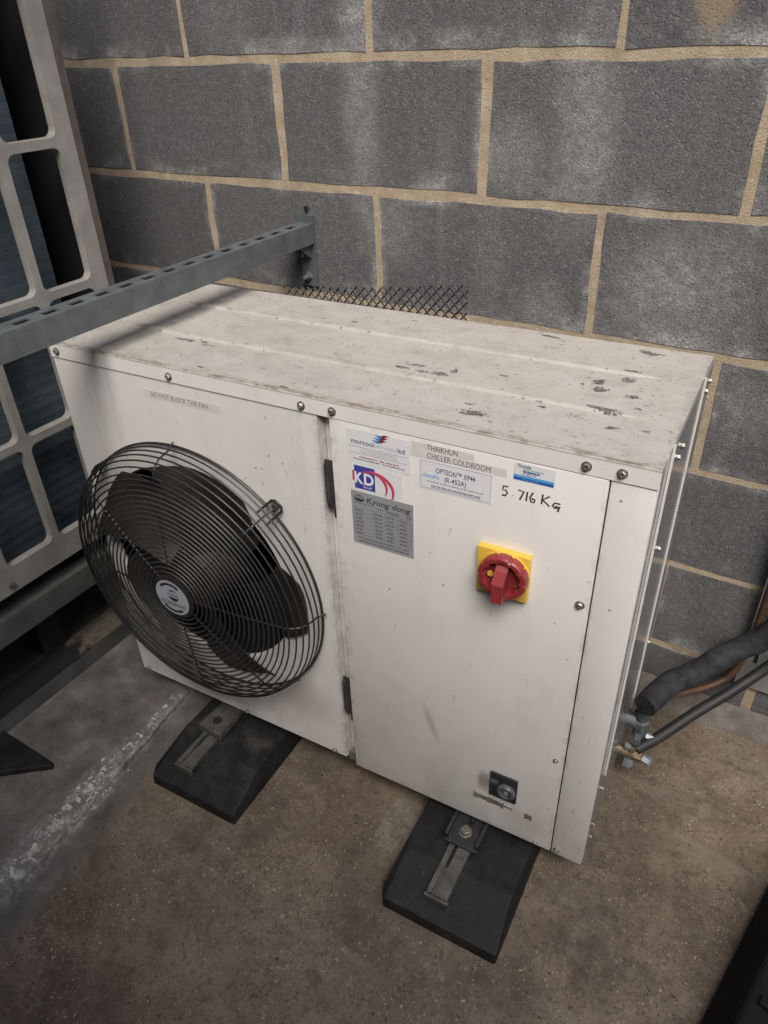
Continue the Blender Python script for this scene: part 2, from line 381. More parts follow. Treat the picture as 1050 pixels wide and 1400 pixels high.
M = {}
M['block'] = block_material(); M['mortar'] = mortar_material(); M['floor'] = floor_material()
M['paint'] = paint_material('cream_paint'); M['lid'] = paint_material('scuffed_lid_paint', True)
M['side'] = simple('glossy_shaded_side', (.20,.195,.19), .14, 0, .10, 30)  # grey darkened to stand for the weak light on this face
M['edge'] = simple('cream_edge_paint', (.70,.67,.64), .4, 0, .06, 60)
M['steel'] = simple('zinc_screw', (.36,.34,.31), .45, .85, .3, 200)
M['dullsteel'] = simple('dull_bolt', (.20,.185,.165), .5, .6, .35, 200)
M['hinge'] = simple('dark_hinge_steel', (.075,.068,.066), .45, .4, .25, 120)
M['wire'] = simple('black_coated_wire', (.020,.0185,.0175), .36, 0, .4, 90, 0, .5)
M['wire_dusty'] = simple('dusty_black_wire', (.032,.029,.027), .5, 0, .35, 120)
M['blade'] = simple('dusty_fan_blade', (.029,.026,.024), .5, 0, .35, 22)
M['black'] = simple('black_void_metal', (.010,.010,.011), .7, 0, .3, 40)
def rubber():
    t = NT('black_recycled_rubber'); f = t.vor(330); g = t.noise(30, 6, .72); d = t.noise(9, 5, .7)
    col = t.mx(t.sm(g, .35, .7), (.0085,.0085,.009), (.020,.0195,.0195))
    col = t.mx(t.mul(t.sm(d, .52, .75), .6), col, (.060,.056,.050))
    col = t.mx(t.mul(t.sm(t.noise(120, 3, .6), .68, .73), .6), col, (.08,.074,.066))
    return t.out(col, t.ma('ADD', .5, t.mul(g, .3)), 0, t.bump(t.ma('ADD', f, g), .22, .0012), .3)
M['rubber'] = rubber()
M['rubber_dark'] = simple('black_rubber_block', (.009,.009,.009), .8, 0, .3, 60, .001, .2)
M['galv'] = simple('dusty_galvanised_track', (.105,.10,.088), .55, .35, .4, 60)
M['bracket'] = simple('black_painted_bracket', (.032,.032,.035), .5, .2, .35, 60)
M['arm'] = simple('grey_galvanised_arm', (.135,.15,.152), .5, .35, .24, 30)
M['armplate'] = simple('grey_wall_plate', (.13,.145,.155), .5, .4, .2, 40)
M['grille'] = simple('beige_grille_paint', (.25,.238,.218), .5, 0, .22, 16)
M['grillepost'] = simple('brown_grey_casing', (.09,.075,.065), .6, 0, .3, 30)
M['beam'] = simple('grey_base_beam', (.105,.105,.10), .6, .2, .35, 18)
M['beamrust_and_shade'] = simple('rusty_beam_flange', (.115,.098,.075), .75, 0, .45, 24)
def shaded_flange():
    t = NT('part_shaded_flange'); p = t.pos; xyz = t.sep(p); nz = t.noise(28, 5, .7); f = t.noise(60, 4, .6)
    col = t.mx(t.sm(f, .3, .7), (.075,.064,.05), (.14,.12,.092))
    e_ = t.ma('ADD', xyz[1], t.mul(t.ma('SUBTRACT', nz, .5), .22))
    col = t.mx(t.ma('SUBTRACT', 1, t.sm(e_, -.60, -.575)), col, (.011,.010,.010))  # flange end away from the wall blackened, shade painted into its colour
    return t.out(col, .75)
M['beamrust_and_shade'] = shaded_flange()
M['yellow'] = simple('yellow_switch_plastic', (.72,.46,.06), .35, 0, .05, 30, 0, .5)
M['red'] = simple('red_switch_plastic', (.25,.030,.032), .42, 0, .16, 60, 0, .5)
M['gland'] = simple('black_gland_plastic', (.022,.022,.026), .4, 0, .3, 60)
M['glandrim'] = simple('grey_gland_plastic', (.085,.085,.095), .35, 0, .3, 60)
M['insul'] = simple('black_foam_insulation', (.026,.0265,.030), .8, 0, .6, 45, .004, .25)
M['cable'] = simple('black_rubber_hose', (.016,.015,.015), .6, 0, .4, 40)
M['copper'] = simple('tarnished_copper', (.12,.066,.044), .6, .3, .35, 40)
M['brass'] = simple('brass_valve', (.17,.13,.08), .5, .5, .3, 90)
M['valve'] = simple('grey_valve_metal', (.11,.125,.135), .5, .4, .3, 90)
M['cap'] = simple('bright_valve_cap', (.30,.33,.37), .4, .6, .3, 120)
M['tray'] = simple('grey_cable_tray', (.25,.26,.25), .5, .3, .12, 30)
M['mesh'] = simple('black_plastic_mesh', (.012,.012,.013), .5, 0, .3, 100)
M['skirt'] = simple('grey_cement_fillet', (.17,.155,.135), .85, 0, .35, 30, .003, .2)
M['salt'] = simple('pale_lime_crust', (.46,.445,.42), .9, 0, .3, 60, .002, .2)
M['pan'] = simple('dull_base_pan', (.17,.165,.15), .6, .2, .3, 40)
def flat(name, c, rough=.5): return simple(name, c, rough, 0, .03, 60)
M['sticker'] = flat('white_sticker', (.74,.735,.76)); M['tapeclear'] = flat('label_tape', (.665,.65,.625), .3)
M['tapefan'] = flat('faint_label_tape', (.665,.64,.62), .3)
M['ink'] = flat('dark_ink', (.035,.033,.04)); M['inkgrey'] = flat('grey_ink', (.12,.115,.115)); M['navy'] = flat('navy_ink', (.06,.065,.17))
M['palegrey'] = flat('pale_grey_ink', (.42,.42,.48)); M['inkred'] = flat('red_ink', (.36,.09,.10))
M['kdblue'] = flat('deep_blue_ink', (.055,.06,.32)); M['crimson'] = flat('crimson_ink', (.55,.06,.12)); M['logored'] = flat('dark_red_ink', (.20,.02,.035)); M['logoblue'] = flat('bright_blue_ink', (.035,.22,.50))
M['skyblue'] = flat('sky_blue_ink', (.10,.36,.68)); M['purple'] = flat('violet_ink', (.16,.15,.32)); M['midblue'] = flat('mid_blue_ink', (.02,.10,.38)); M['tealgreen'] = flat('pale_green_ink', (.32,.50,.42))
M['alu'] = simple('aluminium_plate', (.37,.375,.39), .42, .2, .06, 50)
M['aluink'] = flat('plate_ink', (.10,.10,.115)); M['white'] = flat('white_ink', (.80,.80,.82))
M['hub'] = flat('silver_hub_sticker', (.36,.385,.43), .35)
M['marker'] = flat('black_marker', (.055,.055,.052))
M['residue'] = simple('worn_tape_residue', (.20,.165,.13), .7, 0, .5, 90)
def coil_mat():
    t = NT('blue_grey_coil_fins'); p = t.pos
    rows = t.ma('FRACT', t.mul(t.sep(p)[2], 40.0)); fins = t.noise(9, 5, .6); fr = t.noise(300, 2, .5, t.mapv(p, (1, 1, .02)))
    col = t.ramp(fins, [(.3, (.045,.062,.078)), (.55, (.085,.115,.138)), (.75, (.15,.18,.19))])
    col = t.mx(t.mul(t.ma('SUBTRACT', 1, t.sm(rows, .0, .16)), .45), col, (.012,.014,.018))
    return t.out(t.mx(t.mul(fr, .4), col, (.03,.036,.045)), .5, .2, t.bump(rows, .15, .002))
M['coil'] = coil_mat()

# =====================================================================================
# SETTING: floor
# =====================================================================================
bm = bmesh.new(); bmesh.ops.create_grid(bm, x_segments=2, y_segments=2, size=60)
f = MB().bm(bm).build('floor', M['floor']); tag(f, kind='structure')

# ------------------------------------------------------------- block wall
wall = empty('block_wall', (0, 0, 0))
tag(wall, 'dark grey concrete block wall with sandy mortar joints and white bloom and painted light streaks behind the cooling unit', 'wall')
ZR = [-.05, .159, .375, .597, .8235, 1.0495, 1.2745, 1.4995, 1.7245]
X0, X1 = -1.575, 2.0
MB().box(X0, X1, 0.0, .10, -.02, 1.7245).build('mortar', M['mortar'], wall)
SHELL = MB().box(X0, X1, .1005, .2, -.02, 1.7245).build('backing', M['skirt'], wall)
def block(x0, x1, z0, z1, k):
    r = random.Random(k * 13 + 5); nx, nz = 8, 4
    out = []
    for i in range(nx): out.append((x0 + (x1-x0)*i/nx, z0))
    for i in range(nz): out.append((x1, z0 + (z1-z0)*i/nz))
    for i in range(nx): out.append((x1 - (x1-x0)*i/nx, z1))
    for i in range(nz): out.append((x0, z1 - (z1-z0)*i/nz))
    cx, cz = (x0+x1)/2, (z0+z1)/2; n = len(out)
    j = [(px + r.uniform(-.0022, .0022), pz + r.uniform(-.0022, .0022)) for px, pz in out]
    inn = [(px + (.0020 if px < cx else -.0020), pz + (.0020 if pz < cz else -.0020)) for px, pz in j]
    vs = [(px, -.0011 + r.uniform(-.0005, .0005), pz) for px, pz in inn] + [(px, .004, pz) for px, pz in j]
    fs = [tuple(range(n))] + [(i, i+n, (i+1) % n+n, (i+1) % n) for i in range(n)]
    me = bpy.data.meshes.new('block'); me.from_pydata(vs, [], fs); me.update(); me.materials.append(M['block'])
    uvl = me.uv_layers.new(name='UVMap')
    for lp in me.loops:
        q = vs[lp.vertex_index]; uvl.data[lp.index].uv = ((q[0]-x0)/(x1-x0)*.44, (q[2]-z0)/(z1-z0)*.215)
    link('block', me, wall)
k = 0
rows = list(zip(ZR[:-1], ZR[1:]))
# row index counted from the floor; rows with joints on multiples of .45 and rows shifted by .225
for ri, (z0, z1) in enumerate(rows):
    shift = 0.0 if ri in (1, 3, 5, 7) else .225
    xs = [shift - .225*7 + .45*i if shift == 0 else -.225*7 + .45*i for i in range(9)]
    off = {1: 0.0, 3: 0.0, 5: 0.0, 7: .225}.get(ri, .225)
    off = {0: .225, 1: 0.0, 2: .225, 3: .012, 4: .225, 5: 0.0, 6: .221, 7: 0.0}[ri]
    for i in range(-4, 5):
        a = off + .45*i + .0068; b = off + .45*(i+1) - .0068
        a = max(a, X0 + .002); b = min(b, X1 - .002)
        if b - a < .06: continue
        k += 1
        block(a + rng.uniform(-.0022, .0022), b + rng.uniform(-.0022, .0022), max(z0, -.01) + .0062 + rng.uniform(-.0018, .0018), z1 - .0062 + rng.uniform(-.0018, .0018), k)
# cement fillet at the wall's foot
bmf = MB(); N = 60; vs = []
for i in range(N+1):
    x = X0 + (X1-X0)*i/N; d = .034 + .006*mnoise.noise((x*6, 0, 0)); h = .062 + .008*mnoise.noise((x*5, 3, 0))
    vs += [(x, -d, -.005), (x, -d+.003, .016 + .006*mnoise.noise((x*9, 7, 0))), (x, -.006, h)]
fs = []
for i in range(N):
    for j in range(2): fs.append((i*3+j, i*3+3+j, i*3+4+j, i*3+1+j))
bmf.add(vs, fs).build('cement_fillet', M['skirt'], wall, 60)
# a drilled hole above the arm plate
MB().cyl((.049, -.0045, 1.006), (0, 1, 0), .006, .0012, 14).build('drill_hole', M['black'], wall)

# old screed on the left, a few millimetres higher, with a broken edge
os_ = MB(); vs = []; NS = 260
for i in range(NS+1):
    y = -1.75 + 1.71*i/NS
    ex = -.022 - (y + .55)*.115 + .006*mnoise.fractal(Vector((y*14, 0, 3)), .8, 2.0, 5) + .004*mnoise.noise((y*90, 2, 0))
    vs += [(ex + .002, y, -.002), (ex, y, .0075 + .0012*mnoise.noise((y*40, 5, 0))), (ex - .03, y, .0085), (-1.45, y, .0085)]
os_.add(vs, [(i*4+j, i*4+4+j, i*4+5+j, i*4+1+j) for i in range(NS) for j in range(3)])
o = os_.build('old_screed', M['floor']); tag(o, kind='structure')

# ------------------------------------------------------------- loose grit and lime crust
def grit():
    mb = MB(); r = random.Random(3)
    for i in range(1300):
        x = r.uniform(.02, 1.9); y = r.uniform(-1.25, -.05)
        if r.random() < .25: x = r.uniform(-.25, .1)
        s = r.choice((.0012, .0016, .0022, .003)) * r.uniform(.7, 1.25); h = s * .45
        n = 5; a0 = r.uniform(0, 6.28); e = r.uniform(.5, 1)
        ring = [(x + s*math.cos(a0+6.283*j/n)*r.uniform(.7, 1.2), y + s*e*math.sin(a0+6.283*j/n)*r.uniform(.7, 1.2), -.0005) for j in range(n)]
        top = [(x + (p[0]-x)*.55, y + (p[1]-y)*.55, h) for p in ring]
        mb.add(ring + top, [(j, (j+1) % n, (j+1) % n+n, j+n) for j in range(n)] + [tuple(n+j for j in range(n))])
    t = NT('mixed_grit'); c = t.sep(t.n('ShaderNodeTexWhiteNoise').outputs['Color'])
    wn = [x for x in t.t.nodes if x.bl_idname == 'ShaderNodeTexWhiteNoise'][0]
    t.put(wn.inputs['Vector'], t.n('ShaderNodeVectorMath', operation='SNAP').outputs[0])
    sn = [x for x in t.t.nodes if x.bl_idname == 'ShaderNodeVectorMath'][0]
    t.put(sn.inputs[0], t.mapv(t.pos, (1, 1, 0))); sn.inputs[1].default_value = (.012, .012, .012)
    col = t.ramp(c[0], [(0, (.018,.014,.011)), (.45, (.05,.036,.026)), (.66, (.12,.085,.055)), (.86, (.19,.15,.10)), (1, (.30,.25,.18))])
    o = mb.build('floor_grit', t.out(col, .7)); tag(o, 'small loose stone chips scattered over the worn concrete floor', 'grit', kind='stuff')
grit()
def crust():
    mb = MB(); st = .0045; vid = {}; nx, ny = 44, 150; x0, y0 = -.15, -1.12
    def P(i, j):
        if (i, j) in vid: return vid[i, j]
        x, y = x0 + i*st, y0 + j*st
        h = .5 + .5*mnoise.fractal(Vector((x*34, y*34, 1.7)), 1.0, 2.0, 4)
        vid[i, j] = len(mb.v); mb.v.append((x + rng.uniform(-.001, .001), y + rng.uniform(-.001, .001), (.0070 if x < -.024 - (y+.55)*.115 else -.001) + .005*max(0, h))); return vid[i, j]
    for i in range(nx):
        for j in range(ny):
            x, y = x0 + i*st, y0 + j*st
            c = -.048 - (y + .55)*.115; wv = .034 if y < -.74 else .016
            d = abs(x - c)/wv
            fade = min(1, (y + 1.12)/.08, (-.47 - y)/.08)
            v = .5 + 1.1*mnoise.fractal(Vector((x*60, y*60, 4.2)), .6, 2.1, 5)
            if v*fade - d*d*.75 > .80: mb.f.append((P(i, j), P(i+1, j), P(i+1, j+1), P(i, j+1)))
    o = mb.build('lime_crust', M['salt'], None, 80); tag(o, 'broken white lime crust along the floor joint left of the cooling unit', 'lime crust', kind='stuff')
crust()

side_w = empty('added_sky_blocker', (-1.58, -1.0, 0)); tag(side_w, 'added side wall behind the large condenser that blocks the sky at the far left', 'wall')  # added wall: blocks the sky seen under the condenser, darkens the left
MB().box(0, .12, -1.0, .999, -.02, 2.25).build('added_wall_body', M['skirt'], side_w)
# unseen wall added behind the viewer to shade the yard low and left
opp = empty('added_shade_wall', (0, -2.0, 0)); tag(opp, 'unseen stepped wall added behind the viewer to shade the yard', 'wall')
ow = MB(); ow.box(-3.0, .28, -.25, 0, -.02, 4.4); ow.box(.2805, 4.0, -.25, 0, -.02, 2.25)
ow.build('added_wall_body', M['skirt'], opp)

# =====================================================================================
# CONDENSING UNIT (local: x along the front from its left corner, y into the depth, z up)
# =====================================================================================
W, D, ZT, FL = 1.0304, .3862, .8843, .0275
U = UROOT
def frame_panel_with_hole(x0, x1, z0, z1, cx, cz, r, y, depth, n=72):
    """front panel with a round opening and a turned-in lip"""
    mb = MB(); vs = []; fs = []
    for k in range(n):
        a = 2*math.pi*k/n; ca, sa = math.cos(a), math.sin(a)
        ts = [((x1-cx) if ca > 0 else (x0-cx))/ca if abs(ca) > 1e-9 else 1e9, ((z1-cz) if sa > 0 else (z0-cz))/sa if abs(sa) > 1e-9 else 1e9]
        tt = min(ts)
        vs += [(cx+ca*tt, y, cz+sa*tt), (cx+ca*r, y, cz+sa*r), (cx+ca*(r-.004), y+.006, cz+sa*(r-.004)), (cx+ca*(r-.004), y+depth, cz+sa*(r-.004))]
    for k in range(n):
        a, b = k*4, ((k+1) % n)*4
        for j in range(3): fs.append((a+j, b+j, b+j+1, a+j+1))
    mb.add(vs, fs)
    for (cxn, czn) in ((x0, z0), (x1, z0), (x1, z1), (x0, z1)):       # fill the four corners missed by the fan of rays
        best = sorted(range(n), key=lambda k: (vs[k*4][0]-cxn)**2 + (vs[k*4][2]-czn)**2)[:2]
        mb.add([(cxn, y, czn), vs[best[0]*4], vs[best[1]*4]], [(0, 1, 2)])
    return mb
# --- casing behind the front
cas = MB()
cas.box(.004, .006, .014, D, .095, .858)                     # left side sheet
cas.box(.006, W-.006, D-.003, D-.001, .095, .858)            # back sheet
cas.box(.006, W-.006, .03, D-.004, .089, .093)               # base
cas.build('casing', M['side'], U)
MB().box(.553, .574, .022, .03, .10, .8565).build('gap_channel', M['paint'], U)
# --- lid with turned-down flanges and two pressed ribs
lid = MB()
lid.box(0, W, 0, D, ZT-.0012, ZT, 0)
bm = bmesh.new(); bmesh.ops.create_cube(bm, size=1)
for q in bm.verts: q.co = Vector((W/2+q.co.x*W, D/2+q.co.y*D, ZT-FL/2+q.co.z*FL))
bot = [f_ for f_ in bm.faces if f_.normal.z < -.5 or f_.normal.x > .5]; bmesh.ops.delete(bm, geom=bot, context='FACES_ONLY')
bmesh.ops.bevel(bm, geom=[e for e in bm.edges if not e.is_boundary], offset=.0022, segments=3, affect='EDGES')
lid = MB().bm(bm)
for yb in (.125, .265):
    n = 40; vs = []
    for i in range(n+1):
        x = .055 + (W-.10)*i/n; k_ = min(1, i/2, (n-i)/2); hh = .0040*k_
        for (dy, dz) in ((-.0085, -.0004), (-.0050, hh*.9), (0, hh), (.0050, hh*.9), (.0070, -.0004)): vs.append((x, yb+dy*max(k_, .3), ZT+dz))
    fs = [(i*5+j, i*5+5+j, i*5+6+j, i*5+1+j) for i in range(n) for j in range(4)]
    lid.add(vs, fs)
lid_o = lid.build('lid', M['lid'], U, 35)
# under-lid trim so the flange has thickness
MB().box(.0015, W-.0015, .0012, .0022, ZT-FL-.0006, ZT-FL+.004).build('lid_fold', M['hinge'], U)
# --- front panels
FC = (.262, .470); OC = (.246, .472); OR = .215
fp = frame_panel_with_hole(.003, .5525, .0985, .8558, OC[0], OC[1], OR, .002, .0085)
fp.add([(.5525,.002,.0985),(.5525,.022,.0985),(.5525,.022,.8558),(.5525,.002,.8558)], [(0,1,2,3)])
fp.add([(.003,.002,.0985),(.003,.016,.0985),(.003,.016,.8558),(.003,.002,.8558)], [(0,1,2,3)])
fp.add([(.003,.002,.0985),(.5525,.002,.0985),(.5525,.022,.0985),(.003,.022,.0985)], [(0,1,2,3)])
fp_o = fp.build('fan_panel', M['paint'], U, 20)
door = MB().box(.5745, .9732, .0, .020, .0885, .8556, .0022).build('door', M['paint'], U, 30)
MB().box(.9750, W-.0008, .0015, .018, .0848, .8560, .0030).build('corner_panel', M['paint'], U, 30)
MB().box(.9730, .9752, .006, .0162, .092, .8552).build('door_seam', M['black'], U)
pan = MB(); pan.box(.552, .575, .010, .03, .0845, .1085); pan.box(.03, W-.03, .03, D-.02, .0815, .0888)
pan.build('base_pan', M['pan'], U)
# --- right side: post, raised cover sheet, rear post
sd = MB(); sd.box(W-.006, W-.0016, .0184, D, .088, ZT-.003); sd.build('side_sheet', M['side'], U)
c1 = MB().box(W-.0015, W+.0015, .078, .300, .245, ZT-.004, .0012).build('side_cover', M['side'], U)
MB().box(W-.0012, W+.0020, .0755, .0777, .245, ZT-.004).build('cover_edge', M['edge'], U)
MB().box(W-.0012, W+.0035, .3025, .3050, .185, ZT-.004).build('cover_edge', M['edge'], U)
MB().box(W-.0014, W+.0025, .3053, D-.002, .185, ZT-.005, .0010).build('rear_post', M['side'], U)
# --- interior of the fan chamber
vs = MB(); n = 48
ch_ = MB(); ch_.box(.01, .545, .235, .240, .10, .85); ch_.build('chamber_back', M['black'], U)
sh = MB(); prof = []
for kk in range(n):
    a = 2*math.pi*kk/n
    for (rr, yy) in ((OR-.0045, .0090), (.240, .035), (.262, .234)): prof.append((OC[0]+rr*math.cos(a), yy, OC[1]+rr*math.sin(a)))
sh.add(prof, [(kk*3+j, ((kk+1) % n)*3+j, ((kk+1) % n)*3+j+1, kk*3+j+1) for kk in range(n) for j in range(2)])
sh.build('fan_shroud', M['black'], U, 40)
# --- screws
def screw_mesh():
    mb = MB()
    mb.lathe([(.0078, 0), (.0078, .0012), (.0068, .0016)], (0, 0, 0), (0, -1, 0), 20)      # washer
    mb.lathe([(.0058, .0016), (.0058, .0050), (.0048, .0060), (.0028, .0060), (.0022, .0040)], (0, 0, 0), (0, -1, 0), 6)
    return mb
SCR = screw_mesh()
def screws(parent, pts, first=[None]):
    for (x, y, z, s, rot) in pts:
        if first[0] is None:
            o = SCR.build('screw', M['steel'], parent, 30); first[0] = o
        else:
            o = first[0].copy(); COL.objects.link(o); o.parent = parent
        o.location = (x, y, z); o.scale = (s*.85, s*.85, s*.85); o.rotation_euler = rot
F0 = (0, 0, 0)
screws(lid_o, [(x, 0, z, 1, (0, i*.7, 0)) for i, (x, z) in enumerate(((.0193,.8690), (.2756,.8672), (.5289,.8668), (.5814,.8680), (.9442,.8686), (.9869,.8690)))])
screws(U, [(.9611,0,.656,1,F0), (.9606,0,.3292,.62,F0), (.0202,.002,.1035,.8,F0), (.5255,.002,.1035,.8,F0), (.9459,0,.0955,.6,F0), (.9845,.0015,.0985,.85,F0), (.303,.002,.1035,.8,F0)])
RS = (0, 0, R(90))
screws(U, [(W+.0017,y,z,.85,RS) for y, z in ((.1177,.843),(.148,.845),(.345,.843),(.375,.848))])
screws(U, [(W+.0017,y,z,.8,RS) for y, z in ((.125,.692),)] + [(W-.0012,y,z,.8,RS) for y, z in ((.080,.205),(.06,.128),(.055,.098),(.345,.15))] + [(W+.0027,.33,.34,.8,RS)])
# --- hinges in the gap
for (z0, z1) in ((.690, .786), (.222, .330)):
    hg = MB(); hg.box(.5575, .5738, .0045, .0075, z0+.006, z1-.004, .001)
    hg.box(.5690, .5742, .0030, .0090, z0-.008, z1-.012, .001); hg.cyl((.5600, .0055, z0+.016), (0,0,1), .0042, (z1-z0)*.72, 12)
    hg.build('hinge', M['hinge'], U, 30)
for z in (.672, .347): screws(U, [(.5700, .0215, z, .5, F0)])
# --- fan: motor hub and three swept blades
hub = MB().lathe([(.045, 0), (.062, .01), (.064, .13), (.055, .160), (.0, .164)], (FC[0], .13, FC[1]), (0, -1, 0), 32).build('fan_hub', M['blade'], U, 40)
def blade():
    mb = MB(); nr, na = 10, 9; vs = []
    for i in range(nr+1):
        t = i/nr; r = .055 + (.238-.055)*t
        a0 = 14 + 14*t*t; a1 = -46 + 10*t + 22*t**3
        for j in range(na+1):
            s = j/na; a = R(a0 + (a1-a0)*s)
            y = -.036 + (.022 + .044*(1-t*.35))*s + .010*math.sin(s*math.pi)
            if r > .198: y = min(y, -.004 - .006*(1-s))
            vs.append((FC[0]+r*math.cos(a), y, FC[1]+r*math.sin(a)))
    fs = [(i*(na+1)+j, i*(na+1)+j+1, (i+1)*(na+1)+j+1, (i+1)*(na+1)+j) for i in range(nr) for j in range(na)]
    n0 = len(vs); vs2 = [(x, y+.0022, z) for x, y, z in vs]
    fs2 = [tuple(n0+i for i in reversed(f_)) for f_ in fs]
    rim = [j for j in range(na+1)] + [i*(na+1)+na for i in range(1, nr+1)] + [nr*(na+1)+j for j in range(na-1, -1, -1)] + [i*(na+1) for i in range(nr-1, 0, -1)]
    fs3 = [(rim[i], rim[(i+1) % len(rim)], rim[(i+1) % len(rim)]+n0, rim[i]+n0) for i in range(len(rim))]
    return mb.add(vs+vs2, fs+fs2+fs3)
b0 = blade().build('blade', M['blade'], hub, 50)
for q in (1, 2, 3, 4):
    T = Matrix.Translation((FC[0], 0, FC[1])) @ Matrix.Rotation(R(-72*q), 4, 'Y') @ Matrix.Translation((-FC[0], 0, -FC[1]))
    copy_part(b0, hub, mat4=T)
# --- wire guard
gd = MB().lathe([(.046, 0), (.047, .004), (.043, .007)], (FC[0], -.079, FC[1]), (0, -1, 0), 40).build('fan_guard', M['wire'], U, 40)
PR = [(.270, -.004), (.2695, -.017), (.268, -.029), (.2655, -.041), (.2605, -.052), (.2520, -.0605)]     # side of the cage
r_ = .2415
while r_ > .050:
    PR.append((r_, -.066 - .016*(1 - (r_/.25)**1.6))); r_ -= .0099
def gy(r):
    pts = sorted(PR)
    if r <= pts[0][0]: return pts[0][1]
    for (a, b), (c, d) in zip(pts, pts[1:]):
        if a <= r <= c: return b + (d-b)*(r-a)/max(1e-9, c-a)
    return pts[-1][1]
for i, (r, y) in enumerate(PR):
    n = 72 if r > .12 else 44
    path = [(FC[0]+r*math.cos(2*math.pi*q/n), y, FC[1]+r*math.sin(2*math.pi*q/n)) for q in range(n)]
    MB().tube(path, (.0016 if i else .0023), 6, False, True).build('guard_ring', M['wire'] if i < 9 else M['wire_dusty'], gd, 60)
RODPROF = [(.2765, -.003), (.2672, -.017), (.2655, -.029), (.2630, -.041), (.2575, -.0505), (.2480, -.0585), (.2380, -.0635)] + [(r, gy(r)+.003) for r in (.21, .18, .15, .12, .09, .065, .046)]
for q in range(8):
    a = R(46 + 45*q)
    MB().tube([(FC[0]+r*math.cos(a), y, FC[1]+r*math.sin(a)) for r, y in RODPROF], .0019, 6).build('guard_rod', M['wire'], gd, 60)
for q in (0, 2):                                             # wire loops screwed to the panel
    a = R(46 + 90*q); u = Vector((math.cos(a), 0, math.sin(a))); t_ = Vector((-math.sin(a), 0, math.cos(a))); c = Vector((FC[0], 0, FC[1]))
    pth = [c+u*.258+t_*.0125+Vector((0,-.024,0)), c+u*.270+t_*.0125+Vector((0,-.008,0)), c+u*.287+t_*.0120+Vector((0,-.003,0)), c+u*.2935+t_*.007+Vector((0,-.003,0)),
           c+u*.2935-t_*.007+Vector((0,-.003,0)), c+u*.287-t_*.0120+Vector((0,-.003,0)), c+u*.270-t_*.0125+Vector((0,-.008,0)), c+u*.258-t_*.0125+Vector((0,-.024,0))]
    MB().tube(pth, .0022, 8).build('guard_clip', M['wire'], gd, 60)
    MB().cyl(c+u*.281+Vector((0,.001,0)), (0,-1,0), .006, .006, 12).build('clip_screw', M['hinge'], gd, 30)

a = R(136); u = Vector((math.cos(a), 0, math.sin(a))); t_ = Vector((-math.sin(a), 0, math.cos(a))); c = Vector((FC[0], 0, FC[1]))
tb = MB(); tb.add([c+u*r+t_*w_+Vector((0, y, 0)) for r, y in ((.2735, -.003), (.2735, -.030), (.2660, -.050)) for w_ in (-.014, .014)], [(0,1,3,2), (2,3,5,4)])
tb.add([c+u*(r-.0015)+t_*w_+Vector((0, y, 0)) for r, y in ((.2735, -.003), (.2735, -.030), (.2660, -.050)) for w_ in (-.014, .014)], [(0,2,3,1), (2,4,5,3)])
tb.build('guard_tab', M['wire'], gd)

# ------------------------------------------------------------- flat print helpers
def text(s, x0, x1, z, h, y, mat, parent, name='lettering', shear=0.0, bold=0.0, space=1.0, center=False):
    cu = bpy.data.curves.new(name, 'FONT'); cu.body = s; cu.size = 1; cu.shear = shear; cu.offset = bold; cu.space_character = space; cu.resolution_u = 3
    tmp = bpy.data.objects.new(name, cu); COL.objects.link(tmp)
    dg = bpy.context.evaluated_depsgraph_get(); me = bpy.data.meshes.new_from_object(tmp.evaluated_get(dg))
    bpy.data.objects.remove(tmp); bpy.data.curves.remove(cu)
    xs = [v.co.x for v in me.vertices]; a, b = min(xs), max(xs)
    sx = (x1-x0)/(b-a); sy = h/.70
    for v in me.vertices: v.co = Vector((x0+(v.co.x-a)*sx, y, z+v.co.y*sy))
    me.materials.clear(); me.materials.append(mat); me.name = name
    return link(name, me, parent)
def plate(name, x0, x1, z0, z1, y, mat, parent, th=.0003, ch=0):
    return MB().box(x0, x1, y-th, y, z0, z1, ch).build(name, mat, parent)
def poly(name, pts, y, mat, parent, th=.0002):
    return MB().prism(pts, lambda p: (p[0], y-th, p[1]), lambda p: (p[0], y, p[1])).build(name, mat, parent)
def bars(lst, y, mat, parent, name='fine_print'):
    mb = MB()
    for (x0, x1, z0, z1) in lst: mb.box(x0, x1, y-.0001, y, z0, z1)
    return mb.build(name, mat, parent)
def words(x0, x1, z, h, seed, gap=.0012):
    r = random.Random(seed); o = []; x = x0
    while x < x1 - .002:
        w_ = min(r.uniform(.0025, .008), x1-x); o.append((x, x+w_, z, z+h)); x += w_ + gap*r.uniform(.6, 1.3)
    return o
# fan warning strip
st = plate('warning_strip', .2085, .3700, .8195, .8345, .002, M['tapefan'], U)
text('DO NOT BLOCK THIS FAN', .2246, .3456, .8232, .0078, .0016, M['inkgrey'], st)
# contractor sticker
s1 = plate('contractor_sticker', .6035, .7050, .7935, .8485, 0, M['sticker'], U)
def wave(x, z, l):
    up = []; dn = []
    for i in range(9):
        t = i/8; k_ = math.sin(t*math.pi)*.0019 + .0002
        zz = z - .0022*math.sin((t-.12)*2*math.pi)*.55 + .0018*t; up.append((x+l*t, zz+k_)); dn.append((x+l*t, zz-k_))
    return up, dn
for i in range(3):
    up, dn = wave(.6455+.0022*(2-i), .8445-.0044*i, .0225)
    poly('flag_stripe', up[:5]+dn[:5][::-1], -.0003, M['logoblue'], s1); poly('flag_stripe', up[4:]+dn[4:][::-1], -.0003, M['logored'], s1)
text('morcool', .6105, .6475, .8255, .0078, -.0004, M['navy'], s1, bold=.014); text('services', .6490, .6840, .8255, .0072, -.0004, M['palegrey'], s1); text('ltd', .6855, .6965, .8255, .0078, -.0004, M['navy'], s1, bold=.014)
